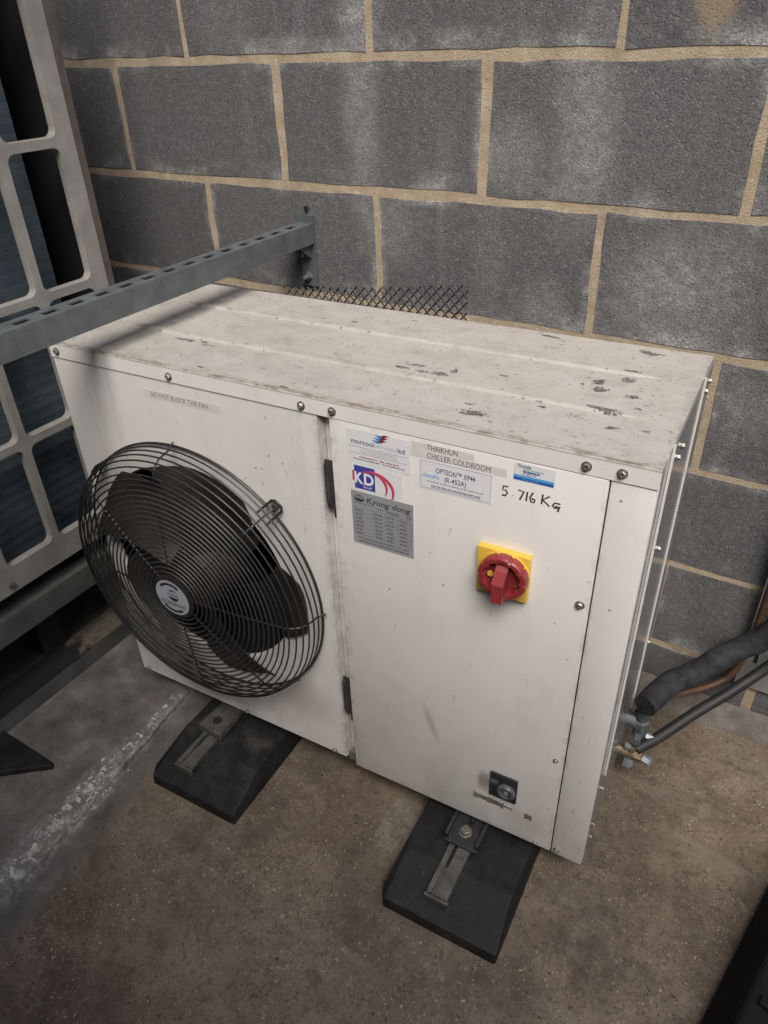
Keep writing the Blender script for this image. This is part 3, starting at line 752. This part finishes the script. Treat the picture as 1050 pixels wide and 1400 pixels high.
bars([(.6070,.7000,.8205,.8209),(.6070,.7000,.8100,.8104)], -.0004, M['inkgrey'], s1, 'rule_line')
text('Air Conditioning & Refrigeration Engineers', .6260, .6840, .8165, .0022, -.0004, M['inkgrey'], s1); text('Design, Installation, Service & Maintenance', .6260, .6850, .8125, .0022, -.0004, M['inkgrey'], s1)
bars(words(.6230,.6520,.8040,.0018,1)+words(.6560,.6870,.8040,.0018,2), -.0004, M['inkred'], s1); bars(words(.6130,.6550,.8000,.0014,3)+words(.6600,.6960,.8000,.0014,4), -.0004, M['inkgrey'], s1)
# compressor maker sticker
s2 = plate('compressor_sticker', .6085, .6915, .7475, .7920, 0, M['sticker'], U, .00025)
sq = plate('blue_square', .6125, .6470, .7505, .7895, -.00026, M['kdblue'], s2, .0001)
text('K', .6128, .6275, .7600, .0185, -.0004, M['white'], s2, bold=.03); text('D', .6285, .6450, .7600, .0185, -.0004, M['white'], s2, bold=.03)
text('Scroll', .6270, .6405, .7535, .0042, -.0004, M['white'], s2)
bars([(.6090,.6124,.7628,.7798)], -.0003, M['crimson'], s2, 'red_bar')
def swoosh(cx, cz, rx, rz, a0, a1, w0):
    o = []; i_ = []
    for k_ in range(17):
        t = k_/16; a = R(a0+(a1-a0)*t); w_ = w0*math.sin(math.pi*min(1, t*1.0))**.8 + .0002
        o.append((cx+(rx+w_)*math.cos(a), cz+(rz+w_)*math.sin(a))); i_.append((cx+(rx-w_)*math.cos(a), cz+(rz-w_)*math.sin(a)))
    return o + i_[::-1]
poly('red_swoosh', swoosh(.6430,.7560,.0340,.0270,125,-38,.0026), -.00045, M['crimson'], s2); poly('red_swoosh', swoosh(.6430,.7600,.0235,.0215,80,-32,.0019), -.00066, M['crimson'], s2)
# rating plate
s3 = plate('rating_plate', .6050, .7090, .6500, .7455, 0, M['alu'], U, .0007)
yl = -.0008
for (a0, a1) in ((20, 172), (188, 352)):
    pass
def ell(cx, cz, rx, rz, zlo, zhi):
    pts = [(cx+rx*math.cos(2*math.pi*k_/40), cz+rz*math.sin(2*math.pi*k_/40)) for k_ in range(40)]
    return [p for p in pts if zlo <= p[1]-cz <= zhi]
for (lo, hi) in ((-.006, -.0008), (.0006, .0024), (.0036, .006)): poly('globe_logo', ell(.6185,.7335,.0095,.0058,lo,hi), yl+.0001, M['ink'], s3)
text('Kyung dong', .6310, .7050, .7285, .0098, yl, M['ink'], s3, shear=.22, bold=.010)
text('CE', .6975, .7055, .7185, .0045, yl, M['ink'], s3, bold=.01)
bars(words(.6095,.6400,.7245,.0013,5)+words(.6480,.6590,.7215,.0014,6)+words(.6640,.6860,.7215,.0014,7)+words(.6640,.6860,.7190,.0012,8), yl, M['aluink'], s3)
grid = []; zz = [.7160,.7090,.7020,.6950,.6880,.6810,.6740,.6680]
for z in zz: grid.append((.6090,.7050,z,z+.00035))
for (x, a, b) in ((.6090,.6680,.7160),(.7050,.6680,.7160),(.6420,.6950,.7160),(.6200,.6810,.6950),(.6610,.6880,.7160),(.6720,.6680,.6880),(.6830,.6880,.7090),(.6500,.6680,.6810),(.6900,.6680,.6810)): grid.append((x, x+.00035, a, b))
bars(grid, yl, M['aluink'], s3, 'table_rule')
fp_ = []
for i, z in enumerate(zz[:-1]):
    for x in (.6110, .6440, .6640, .6860): fp_ += words(x, x+.013, z-.0050, .0020, 30+i*5+int(x*1000))
bars(fp_, yl+.00005, M['aluink'], s3)
text('KYUNGDONG INDUSTRIAL CO., LTD', .6150, .7010, .6595, .0042, yl, M['ink'], s3, bold=.008); bars(words(.6150,.7010,.6545,.0020,99), yl, M['aluink'], s3)
# room name tape and refrigerant label
s4 = plate('room_name_tape', .7020, .8450, .8266, .8388, 0, M['tapeclear'], U, .0002); s4b = plate('room_name_tape', .7060, .7990, .8395, .8500, 0, M['tapeclear'], U, .0002)
text('THAIKHUN', .7306, .7755, .8410, .0086, -.0003, M['inkgrey'], s4b, bold=.004); text('CHILLER COLDROOM', .7306, .8225, .8283, .0086, -.0003, M['inkgrey'], s4)
s5 = plate('refrigerant_label', .7190, .8260, .7795, .8260, 0, M['sticker'], U, .00035)
bars([(.7207,.8243,.8238,.8242),(.7207,.8243,.7815,.7819),(.7207,.7211,.7819,.8238),(.8239,.8243,.7819,.8238)], -.0004, M['purple'], s5, 'border_line')
text('OPTEON\u2122 XP44', .7440, .8020, .8085, .0080, -.0005, M['navy'], s5, bold=.010); text('(R-452A)', .7570, .7890, .7975, .0078, -.0005, M['navy'], s5, bold=.010); text('climalife', .7235, .7490, .7990, .0062, -.0005, M['skyblue'], s5, bold=.006)
bars(words(.7310,.8140,.7925,.0010,50)+words(.7370,.8100,.7862,.0013,51), -.0005, M['inkgrey'], s5); bars(words(.7370,.8100,.7840,.0009,52), -.0005, M['purple'], s5)
# asset sticker
s6 = plate('asset_sticker', .8540, .9085, .8275, .8528, 0, M['sticker'], U, .0003)
text('Nuyale', .8590, .8760, .8465, .0056, -.0004, M['ink'], s6, bold=.012)
bars(words(.8660,.8930,.8437,.0021,60,.0006), -.0004, M['tealgreen'], s6); bars(words(.8660,.8880,.8404,.0022,61,.0006), -.0004, M['midblue'], s6)
text('A180147', .8655, .8840, .8364, .0036, -.0004, M['ink'], s6)
bars([(.8540,.9070,.8321,.8358)], -.0004, M['skyblue'], s6, 'light_blue_band'); bars([(.8540,.9070,.8282,.8321)], -.00042, M['midblue'], s6, 'dark_blue_band'); bars(words(.8660,.8880,.8297,.0009,62), -.0006, M['skyblue'], s6)
# handwriting
def pen(strokes, x0, z0, sc):
    mb = MB()
    for s_ in strokes:
        P = [(x0+a*sc, -.0002, z0+b*sc) for a, b in s_]
        mb.tube(P, .0013, 6)
    for i, v in enumerate(mb.v): mb.v[i] = (v[0], max(-.0004, min(-.00005, v[1])), v[2])
    return mb.build('handwriting', M['marker'], U)
pen([[(.9,1.9),(.1,1.8),(.0,1.1),(.55,1.15),(.85,.7),(.5,.1),(-.05,.15)], [(1.75,.55),(1.85,.5)],
     [(2.6,1.75),(3.55,1.65),(2.95,.0)], [(4.1,1.75),(4.0,.05)], [(5.0,1.85),(4.6,.9),(4.75,.15),(5.3,.1),(5.45,.6),(4.85,.75)],
     [(6.6,2.0),(6.5,.2)], [(7.7,1.9),(6.65,1.0),(7.8,.1)], [(9.5,.95),(8.6,.95),(8.25,.35),(8.7,.05),(9.3,.25)], [(8.7,.35),(9.4,.4),(9.2,-.5)]], .8405, .7985, .0082)
# isolator switch
iso = MB().box(.8140, .8895, -.0115, -.0002, .6385, .7165, .0018).build('switch_plate', M['yellow'], U, 30)
iso['label'] = 'yellow square plate of the isolator switch'
MB().lathe([(.0365, 0), (.0365, .0025), (.034, .004)], (.8560, -.0112, .6815), (0, -1, 0), 40).build('switch_collar', M['yellow'], iso, 40)
cen = (.8575, 0, .6845)
kp = []
for k_ in range(240):
    a = 2*math.pi*k_/240; notch = math.cos(a*10)
    r_o = .0352 - (.0 if notch < .72 else .0024*min(1, (notch-.72)/.10))
    kp.append((math.cos(a)*r_o, math.sin(a)*r_o))
def ringlevels(mb, levels):
    n = len(kp); vs = []
    for (s, y) in levels: vs += [(cen[0]+p[0]*s, y, cen[2]+p[1]*s) for p in kp]
    fs = [(i*n+j, i*n+(j+1) % n, (i+1)*n+(j+1) % n, (i+1)*n+j) for i in range(len(levels)-1) for j in range(n)]
    fs.append(tuple((len(levels)-1)*n+j for j in range(n))); return mb.add(vs, fs)
kn = ringlevels(MB(), [(.96, -.0155), (1.0, -.018), (1.0, -.029), (.94, -.0315), (.78, -.0315), (.75, -.030), (.74, -.020)])
kno = kn.build('switch_knob', M['red'], iso, 35); kno['label'] = 'red scalloped rotary knob'
hd = MB(); pl_ = [(.0095,.027),(.0095,-.0305),(-.0095,-.0305),(-.0095,.027)]
hd.add([(cen[0]-.0085, -.022, cen[2]+.026), (cen[0]+.0085, -.022, cen[2]+.026), (cen[0]+.0085, -.034, cen[2]+.016), (cen[0]-.0085, -.034, cen[2]+.016),
        (cen[0]+.0085, -.046, cen[2]+.000), (cen[0]-.0085, -.046, cen[2]+.000), (cen[0]+.0075, -.047, cen[2]-.030), (cen[0]-.0075, -.047, cen[2]-.030), (cen[0]+.0085, -.022, cen[2]-.030), (cen[0]-.0085, -.022, cen[2]-.030)],
       [(0,1,2,3),(3,2,4,5),(5,4,6,7),(7,6,8,9),(0,3,5,7,9),(1,8,6,4,2),(0,9,8,1)])
hd.build('switch_handle', M['red'], iso)
MB().cyl((cen[0]-.0185, -.0222, cen[2]-.001), (0,-1,0), .0052, .0012, 6).build('position_mark', M['yellow'], iso)
MB().cyl((cen[0]+.0185, -.0222, cen[2]-.011), (0,-1,0), .0022, .0008, 10).build('knob_screw', M['dullsteel'], iso)
# cable gland and worn sticker rest
gl = MB().box(.8550, .9045, -.0045, -.0002, .1815, .2425, .0012).build('gland_plate', M['gland'], U, 30)
MB().lathe([(.0165, 0), (.0165, .005), (.0145, .0075), (.0105, .0075), (.0095, .003)], (.8865, -.0045, .2095), (0, -1, 0), 28).build('gland_ring', M['glandrim'], gl, 40)
MB().lathe([(.0042, 0), (.0042, .004), (.003, .005)], (.8865, -.0072, .2095), (0, -1, 0), 14).build('gland_pin', M['cap'], gl, 40)
MB().box(.8570, .8700, -.0062, -.0045, .2165, .2265, .0006).build('gland_tab', M['glandrim'], gl)
def torn(x0, x1, z0, z1, seed, name):
    r = random.Random(seed); n = 14
    up = [(x0+(x1-x0)*i/n, z1+(r.uniform(-.003, .001) if 0 < i < n else 0)) for i in range(n+1)]; dn = [(x0+(x1-x0)*i/n, z0+(r.uniform(-.001, .003) if 0 < i < n else 0)) for i in range(n+1)]
    poly(name, up+dn[::-1], -.0001, M['residue'], U)
torn(.8250, .8830, .1510, .1665, 4, 'torn_sticker'); torn(.9210, .9345, .1500, .1640, 5, 'torn_sticker'); torn(.8840, .8990, .1560, .1620, 6, 'torn_sticker')
# hub badge on the guard
yh = -.0862
MB().cyl((FC[0], -.0861, FC[1]), (0, 1, 0), .0385, .0012, 44).build('hub_badge', M['hub'], gd, 30)
hb = yh
for (lo, hi) in ((-.02, -.003), (-.0012, .0025), (.0042, .0065), (.0082, .02)): poly('globe_logo', ell(FC[0]+.003, FC[1]+.0060, .0130, .0130, lo, hi), hb, M['ink'], gd)
text('KYUNGDONG', FC[0]-.0285, FC[0]+.0285, FC[1]-.0180, .0078, hb-.0001, M['ink'], gd, bold=.02)
def arc_arrow(a0, a1):
    ou, inn = [], []
    for k_ in range(13):
        a = R(a0+(a1-a0)*k_/12); ou.append((FC[0]+.0335*math.cos(a), FC[1]+.0335*math.sin(a))); inn.append((FC[0]+.0280*math.cos(a), FC[1]+.0280*math.sin(a)))
    at = R(a1+(a1-a0)*.16); am = R(a1)
    tip = (FC[0]+.0308*math.cos(at), FC[1]+.0308*math.sin(at))
    poly('rotation_arrow', ou+[(FC[0]+.0360*math.cos(am), FC[1]+.0360*math.sin(am)), tip, (FC[0]+.0255*math.cos(am), FC[1]+.0255*math.sin(am))]+inn[::-1], hb, M['ink'], gd)
arc_arrow(140, 62); arc_arrow(-50, -128)
# service valves on the side (they belong to the unit)
vx = W - .001
v1 = MB(); v1.cyl((vx-.004, .300, .158), (1,0,0), .015, .030, 12); v1.cyl((vx+.026, .300, .120), (0,0,1), .0125, .075, 14); v1.lathe([(.017,0),(.017,.016),(.013,.02)], (vx+.026, .300, .150), (0,0,1), 6)
v1.cyl((vx+.026, .278, .140), (0,-1,0), .009, .016, 6)
v1o = v1.build('suction_valve', M['valve'], U, 30)
MB().cyl((vx+.040, .300, .128), (1,0,-.2), .008, .020, 6).build('valve_cap', M['cap'], v1o, 30)
v2 = MB(); v2.cyl((vx-.004, .270, .098), (1,0,0), .011, .046, 12); v2.cyl((vx+.022, .270, .082), (0,0,1), .009, .036, 12); v2.lathe([(.0125,0),(.0125,.012),(.009,.014)], (vx+.030, .270, .098), (1,0,0), 6)
v2o = v2.build('liquid_valve', M['brass'], U, 30)
MB().lathe([(.0115,0),(.0115,.016),(.008,.02)], (vx+.020, .268, .085), (0,-.4,-1), 6).build('valve_cap', M['cap'], v2o, 30)
MB().lathe([(.0095,0),(.0095,.014),(.007,.017)], (vx+.046, .270, .096), (1,-.3,-.1), 6).build('valve_cap', M['cap'], v2o, 30)
MB().lathe([(.008,0),(.008,.01),(.006,.012)], (vx+.012, .268, .112), (.3,-.2,1), 6).build('valve_cap', M['cap'], v2o, 30)

# =====================================================================================
# RUBBER FEET UNDER THE UNIT
# =====================================================================================
def foot_mesh(wd=.228, ln=.60, h=.052, side=.024, cut=.022):
    """origin at the centre of the front edge on the floor, running to +y"""
    mb = MB(); hw = wd/2; tw = hw-.009
    base = [(-hw+cut*.6, 0), (hw-.003, 0), (hw, .003), (hw, ln), (-hw, ln), (-hw, cut)]
    mid = [(x*.985, y+(.003 if y < .1 else -.003)) for x, y in base]
    topp = [(-tw+.008, .095), (tw-.002, .095), (tw, .100), (tw, ln-.05), (-tw, ln-.05), (-tw, .115)]
    n = 6; vs = [(x, y, 0) for x, y in base] + [(x, y, side) for x, y in mid] + [(x, y, h) for x, y in topp]
    fs = [tuple(range(n))] + [(i+k_*n, (i+1) % n+k_*n, (i+1) % n+(k_+1)*n, i+(k_+1)*n) for k_ in range(2) for i in range(n)] + [tuple(2*n+i for i in range(n))]
    return mb.add(vs, fs)
def bevel(o, w_, seg=2):
    m = o.modifiers.new('bevel', 'BEVEL'); m.width = w_; m.segments = seg; m.limit_method = 'ANGLE'; m.angle_limit = R(20)
def unit_to_world(x, y, z): return U.matrix_basis @ Vector((x, y, z))
bpy.context.view_layer.update()
def rubber_foot(cx, by, label, dark, tr_x, tr_y0, br_y0):
    e = empty('rubber_foot', unit_to_world(cx, by, 0), R(2.12663)); tag(e, label, 'rubber foot', 'rubber feet under the cooling unit')
    o = foot_mesh().build('foot_block', M['rubber'], e); bevel(o, .004)
    x = tr_x - cx; y0 = tr_y0 - by; zt_ = .052
    tr = MB()                                               # C-shaped channel let into the rubber
    tr.box(x-.020, x+.020, y0, .50, zt_-.004, zt_-.001); tr.box(x-.020, x-.0105, y0+.002, .50, zt_-.001, zt_+.0055); tr.box(x-.0035, x+.020, y0+.002, .50, zt_-.001, zt_+.0055)
    tr.box(x-.0225, x+.0225, y0-.004, y0+.0015, zt_-.012, zt_+.002)
    tr.build('track', M['galv'], e)
    b0_ = br_y0 - by; bw = .033
    br = MB(); zb_ = zt_ + .006
    if dark:
        br.box(x-bw, x+bw, b0_, b0_+.13, zb_, zb_+.006, .0015); br.box(x-bw, x-bw+.006, b0_+.004, b0_+.13, zb_+.0055, zb_+.020, .001); br.box(x+bw-.006, x+bw, b0_+.004, b0_+.13, zb_+.0055, zb_+.020, .001); br.box(x+.002, x+.006, b0_+.045, b0_+.13, zb_+.0058, zb_+.021)
        bo = br.build('clamp_bracket', M['bracket'], e)
        MB().lathe([(.0135,0),(.0135,.0015),(.0105,.0018),(.0105,.009),(.0085,.0105)], (x-.002, b0_+.030, zb_+.006), (0,0,1), 6).build('clamp_bolt', M['dullsteel'], bo)
    else:
        P = [(-.034, b0_), (.030, b0_-.004), (.026, b0_+.13), (-.022, b0_+.13)]
        br.prism(P, lambda p: (x+p[0], p[1], zb_), lambda p: (x+p[0]*.94, p[1]+.001, zb_+.016))
        bo = br.build('clamp_bracket', M['galv'], e); bevel(bo, .0015)
        MB().lathe([(.010,0),(.010,.001)], (x-.002, b0_+.028, zb_+.016), (0,0,1), 20).build('bolt_hole', M['black'], bo)
        MB().box(x+.008, x+.012, b0_+.05, b0_+.12, zb_+.0162, zb_+.019).build('bracket_rib', M['galv'], bo)
    return e
rubber_foot(.279, -.180, 'black rubber foot under the fan end with a dusty grey clamp bracket', False, .243, -.146, -.058)
rubber_foot(.833, -.183, 'black rubber foot under the door end with a black clamp bracket and hex bolt', True, .823, -.152, -.050)

# =====================================================================================
# CANTILEVER ARM ON THE WALL
# =====================================================================================
arm = empty('cantilever_arm', (.046, -.002, .844)); tag(arm, 'grey slotted steel channel arm bolted to the block wall and reaching over the unit lid', 'support arm')
AX, AZ, AL = 0.0, .134, 1.05
a_ = MB(); hw = .0205
sl_y = [-.0575-.050*i for i in range(20)]
# top web with real slots: strips either side of the slots and bridges between them
a_.box(-hw, -.0075, -AL, -.006, AZ-.0025, AZ); a_.box(.0075, hw, -AL, -.006, AZ-.0025, AZ)
ys = [-.006]
for y in sl_y: ys += [y+.0135, y-.0135]
ys.append(-AL)
for q in range(0, len(ys), 2):
    if ys[q]-ys[q+1] > .001: a_.box(-.0075, .0075, ys[q+1], ys[q], AZ-.0025, AZ)
a_.box(hw-.0025, hw, -AL, -.006, AZ-.041, AZ-.0025); a_.box(-hw, -hw+.0025, -AL, -.006, AZ-.041, AZ-.0025)
a_.box(hw-.009, hw-.0025, -AL, -.006, AZ-.041, AZ-.0385); a_.box(-hw+.0025, -hw+.009, -AL, -.006, AZ-.041, AZ-.0385)
ao = a_.build('channel', M['arm'], arm)
pl = MB().box(-.0205, .0205, -.006, .0, 0, .150, .001).build('wall_plate', M['armplate'], arm)
g = MB(); g.prism([(-.006, .088), (-.055, .0935), (-.006, .060)], lambda p: (-.012, p[0], p[1]), lambda p: (-.008, p[0], p[1])); g.prism([(-.006, .088), (-.055, .0935), (-.006, .060)], lambda p: (.008, p[0], p[1]), lambda p: (.012, p[0], p[1]))
g.build('gusset', M['armplate'], arm)
for z in (.022, .070):
    bo = MB().lathe([(.011,0),(.011,.0015),(.0085,.002),(.0085,.008)], (-.001, -.006, z), (0,-1,0), 6).build('plate_bolt', M['steel'], arm)
    MB().cyl((-.001, -.014, z), (0,-1,0), .0042, .010, 10).build('bolt_stud', M['cap'], bo)

# =====================================================================================
# BLACK PLASTIC MESH STRIP BEHIND THE LID
# =====================================================================================
def mesh_strip():
    mb = MB(); p0 = Vector((.080, -.150, .8820)); p1 = Vector((.4955, -.150, .9365)); dx = (p1-p0).x
    def topz(x): return p0.z + (p1.z-p0.z)*((x-p0.x)/dx)
    def zb(x): return .80
    pitch = .0178; ratio = 1.12
    for sgn in (1, -1):
        c = -40
        for c in range(-30, 60):
            pts = []
            xs_ = [p0.x + dx*i/160 for i in range(161)]
            seg = []
            for x in xs_:
                z = .80 + (sgn*(x-p0.x) + c*pitch) * ratio * (1 if sgn > 0 else 1)
                if zb(x) <= z <= topz(x) + .001: seg.append((x, -.150 + .006*math.sin(x*14) + sgn*.0006, z))
            if len(seg) > 1: mb.tube([seg[0], seg[-1]] if False else seg[::max(1, len(seg)//6)] + [seg[-1]], .0016, 5)
    o = mb.build('plastic_mesh', M['mesh'], None, 60); tag(o, 'black diamond plastic mesh strip standing between the unit lid and the block wall', 'mesh strip')
mesh_strip()

# =====================================================================================
# LARGE OUTDOOR UNIT ON THE LEFT: grille facing +x at x = -.30
# =====================================================================================
big = empty('large_condenser', (-.30, -.27, .215)); tag(big, 'large dark condenser with a beige square-holed grille standing on steel beams at the left', 'condenser')
GX, GZ0 = 0.0, -.215                                            # local origin offsets: world z = local z + .215
def rounded_rect(y0, y1, z0, z1, r, n=5):
    o = []
    for (cy, cz, a0) in ((y1-r, z1-r, 0), (y0+r, z1-r, 90), (y0+r, z0+r, 180), (y1-r, z0+r, 270)):
        for k_ in range(n+1): a = R(a0+90*k_/n); o.append((cy+r*math.cos(a), cz+r*math.sin(a)))
    return o
def grille_cell(mb, y0, y1, z0, z1, oy0, oy1, oz0, oz1, th=.006):
    """one cell of the sheet: outer rectangle with a rounded opening, with depth"""
    op = rounded_rect(oy0, oy1, oz0, oz1, .017); n = len(op); cy, cz = (oy0+oy1)/2, (oz0+oz1)/2
    per = n//4; outer = []
    for i, (a, b) in enumerate(op):
        q = i//per
        k_ = i % per
        corner = ((y1, z1), (y0, z1), (y0, z0), (y1, z0))[q]
        outer.append(corner if 0 < k_ < per-1 else ((y1, b) if (q == 0 and k_ == 0) else (a, z1) if (q == 0) else (a, z1) if (q == 1 and k_ == 0) else (y0, b) if q == 1 else (y0, b) if (q == 2 and k_ == 0) else (a, z0) if q == 2 else (a, z0) if k_ == 0 else (y1, b)))
    vs = [(GX, a, b) for a, b in outer] + [(GX, a, b) for a, b in op] + [(GX-.003, cy+(a-cy)*.985, cz+(b-cz)*.99) for a, b in op] + [(GX-th-.012, cy+(a-cy)*.985, cz+(b-cz)*.99) for a, b in op]
    fs = [(i+k_*n, (i+1) % n+k_*n, (i+1) % n+(k_+1)*n, i+(k_+1)*n) for k_ in range(3) for i in range(n)]
    mb.add(vs, fs)
gm = MB()
ycols = [(-.1365-.1335*(i+1)-.0235*0, ) for i in range(1)]
# local y = world y + .27 ; openings between upright bars, first stile .037 wide
yb = [-.037] + [-.163-.1335*i for i in range(9)]               # right edges of bars' centres below
cols = []
y_hi = -.037
for i in range(9):
    bc = -.164-.1335*i                                          # centre of the next upright bar
    cols.append((bc+.0085 if True else 0, y_hi)); y_hi = bc-.0085
zbars = [.3555-.215, .6255-.215, .8885-.215, 1.1555-.215, 1.42-.215, 1.685-.215]
rows_ = []
for i in range(5):
    lo = zbars[i] + (.0295 if i == 0 else .0085); hi = zbars[i+1] - .0085
    rows_.append((lo, hi))
for ci, (ylo, yhi) in enumerate(cols):
    cy1 = 0 if ci == 0 else yhi+.0085; cy0 = ylo-.0085
    for ri, (zlo, zhi) in enumerate(rows_):
        cz0 = .325-.215 if ri == 0 else zlo-.0085; cz1 = zhi+.0085
        grille_cell(gm, cy0, cy1, cz0, cz1, ylo, yhi, zlo, zhi)
gm.build('grille', M['grille'], big, 50)
by1 = cols[-1][0]-.0085
MB().box(-.03, -.0005, -.0002, .018, .105, 1.48).build('casing_post', M['grillepost'], big)
cs = MB(); cs.box(-.62, -.03, .002, .012, .105, 1.50); cs.box(-.62, -.61, by1, .002, .105, 1.50); cs.box(-.60, -.020, by1, .0, .105, .118); cs.box(-.62, 0, by1, .014, 1.4802, 1.50); cs.box(-.60, -.01, by1-.01, by1-.002, .105, 1.48)
cs.build('casing', M['black'], big)
cl = MB(); zc = .13; n = 0
while zc < 1.46:
    cl.add([(-.066, by1+.01, zc), (-.066, -.078, zc), (-.0653, -.078, zc+.0125), (-.0653, by1+.01, zc+.0125), (-.066, by1+.01, zc+.0245), (-.066, -.078, zc+.0245)], [(0,1,2,3), (3,2,5,4)]); zc += .0245
cl.add([(-.066, -.078, .13), (-.12, -.078, .13), (-.12, -.078, 1.46), (-.066, -.078, 1.46)], [(0,1,2,3)])
clo = cl.build('coil', M['coil'], big)
MB().cyl((0.0005, -.4275, .1275), (1,0,0), .008, .003, 16).build('grille_screw', M['grillepost'], big)
# base beams it stands on
def beam(zlo, zhi, name, label, mat, rust=False):
    e = empty('base_beam', (-.30, -.27, zlo)); tag(e, label, 'steel beam', 'steel base beams under the large condenser')
    h = zhi-zlo; L0, L1 = by1-.05, .24
    b_ = MB(); b_.box(-.004, 0, L0, L1, 0, h, .0008); b_.box(-.10, -.0041, L0, L1, 0, .004); b_.build('web', mat, e)
    MB().box(-.075, -.0002, L0, L1, h+.0002, h+.0045).build('top_flange', M['beamrust_and_shade'] if rust else mat, e)
    return e
beam(.2155, .2715, 'base_beam', 'upper grey steel beam right under the beige grille', M['beam'])
beam(.0087, .0535, 'base_beam', 'lower grey steel beam lying on the floor, its top flange rusty', M['beam'], True)
ps = empty('beam_post', (-.40, -.62, .0565)); tag(ps, 'dark steel post between the two base beams at the left', 'steel post')
MB().box(-.03, .03, -.03, .03, 0, .158, .002).build('post_tube', M['black'], ps)
e = empty('rubber_foot', (-.150, -.842, 0)); tag(e, 'black rubber foot in front of the lower steel beam at the left edge', 'rubber foot')
P_ = [(-.30,.006),(-.105,.008),(.022,.006),(.028,-.002),(-.055,-.070),(-.30,-.235)]
lf = MB().prism(P_, lambda p: (p[0], p[1], 0), lambda p: (p[0]*.99-.003, p[1]*.97, .021))
o = lf.build('foot_block', M['rubber'], e); bevel(o, .003)

# =====================================================================================
# RIGHT: vertical cable tray, pipes, dark block
# =====================================================================================
tray = empty('cable_tray', (1.085, -.0075, .125)); tag(tray, 'grey perforated metal cable tray fixed upright to the wall at the right edge', 'cable tray')
t_ = MB(); TH = 1.5; tw = .20
t_.box(0, .0015, -.030, .0, 0, TH); t_.box(tw-.0015, tw, -.030, .0, 0, TH)
zs = [0]; 
slots = [.018+.050*i for i in range(28)]
xsl = [(.022, .030), (.070, .078), (.118, .126), (.166, .174)]
xe = [0.0016] + [v for s_ in xsl for v in s_] + [tw-.0016]
for i in range(0, len(xe), 2): t_.box(xe[i], xe[i+1], -.0022, -.0007, 0, TH)
for (xa, xb) in xsl:
    zp = 0
    for z in slots: t_.box(xa, xb, -.0022, -.0007, zp, z); zp = z+.026
    t_.box(xa, xb, -.0022, -.0007, zp, TH)
t_.build('tray_body', M['tray'], tray)
def curve(pts, n=10):
    P = [Vector(p) for p in pts]; P = [P[0]*2-P[1]] + P + [P[-1]*2-P[-2]]; o = []
    for i in range(1, len(P)-2):
        for k_ in range(n):
            t = k_/n; a, b, c, d = P[i-1], P[i], P[i+1], P[i+2]
            o.append(.5*((2*b)+(c-a)*t+(2*a-5*b+4*c-d)*t*t+(3*b-a-3*c+d)*t**3))
    o.append(P[-2]); return o
vw = unit_to_world(vx+.026, .300, .190)
pp = curve([(.948, -.275, .236), (.975, -.200, .2397), (1.0066, -.16, .2453), (1.0476, -.12, .2738), (1.0787, -.09, .2922), (1.118, -.072, .33), (1.150, -.066, .42), (1.160, -.062, .70), (1.160, -.060, 1.4)], 9)
rr = [.0228 + .0014*mnoise.noise((q.x*90, q.z*60, 2)) for q in pp]
o = MB().tube(pp, rr, 18).build('insulated_pipe', M['insul'], None, 60); tag(o, 'thick black foam insulated pipe rising from the unit side valve to the wall tray', 'pipe')
st_ = MB().tube([(vw.x, vw.y, .17), (vw.x+.004, vw.y+.000, .195), (.952, -.266, .228)], .011, 12).build('pipe_stub', M['valve'], o, 40)
vq = unit_to_world(vx+.020, .280, .122)
hp = curve([(.950, -.275, .112), (.9823, -.235, .1253), (1.0323, -.17, .1586), (1.0837, -.11, .1917), (1.1331, -.06, .2389), (1.18, -.045, .32), (1.205, -.045, .50), (1.205, -.045, 1.4)], 9)
o = MB().tube(hp, .0112, 14).build('liquid_hose', M['cable'], None, 60); tag(o, 'thinner black pipe running below the thick insulated pipe across the tray', 'pipe')
cp = curve([(.935, -.235, .170), (.952, -.2, .1685), (.9826, -.14, .1539), (1.0268, -.09, .1494), (1.0551, -.065, .1582), (1.0756, -.050, .1803), (1.090, -.042, .2492), (1.096, -.038, .36), (1.097, -.038, .60), (1.097, -.038, 1.4)], 9)
o = MB().tube(cp, .0075, 12).build('copper_pipe', M['copper'], None, 60); tag(o, 'thin tarnished copper pipe bending up beside the tray edge', 'pipe')
# dark ribbed block at the lower right corner
e = empty('ribbed_block', (1.30, -.62, 0), R(-12)); tag(e, 'black ribbed rubber block cut off by the lower right corner of the photo', 'rubber block')
rb = MB(); rb.prism([(-.125, 0), (.16, 0), (.16, .10), (-.085, .10), (-.118, .03)], lambda p: (p[0], -.28, p[1]), lambda p: (p[0], .40, p[1]))
o = rb.build('block_body', M['rubber_dark'], e); bevel(o, .008, 3)
for i in range(9):
    MB().box(-.07, .15, -.24+.07*i, -.225+.07*i, .1002, .108, .002).build('rib', M['rubber_dark'], e)
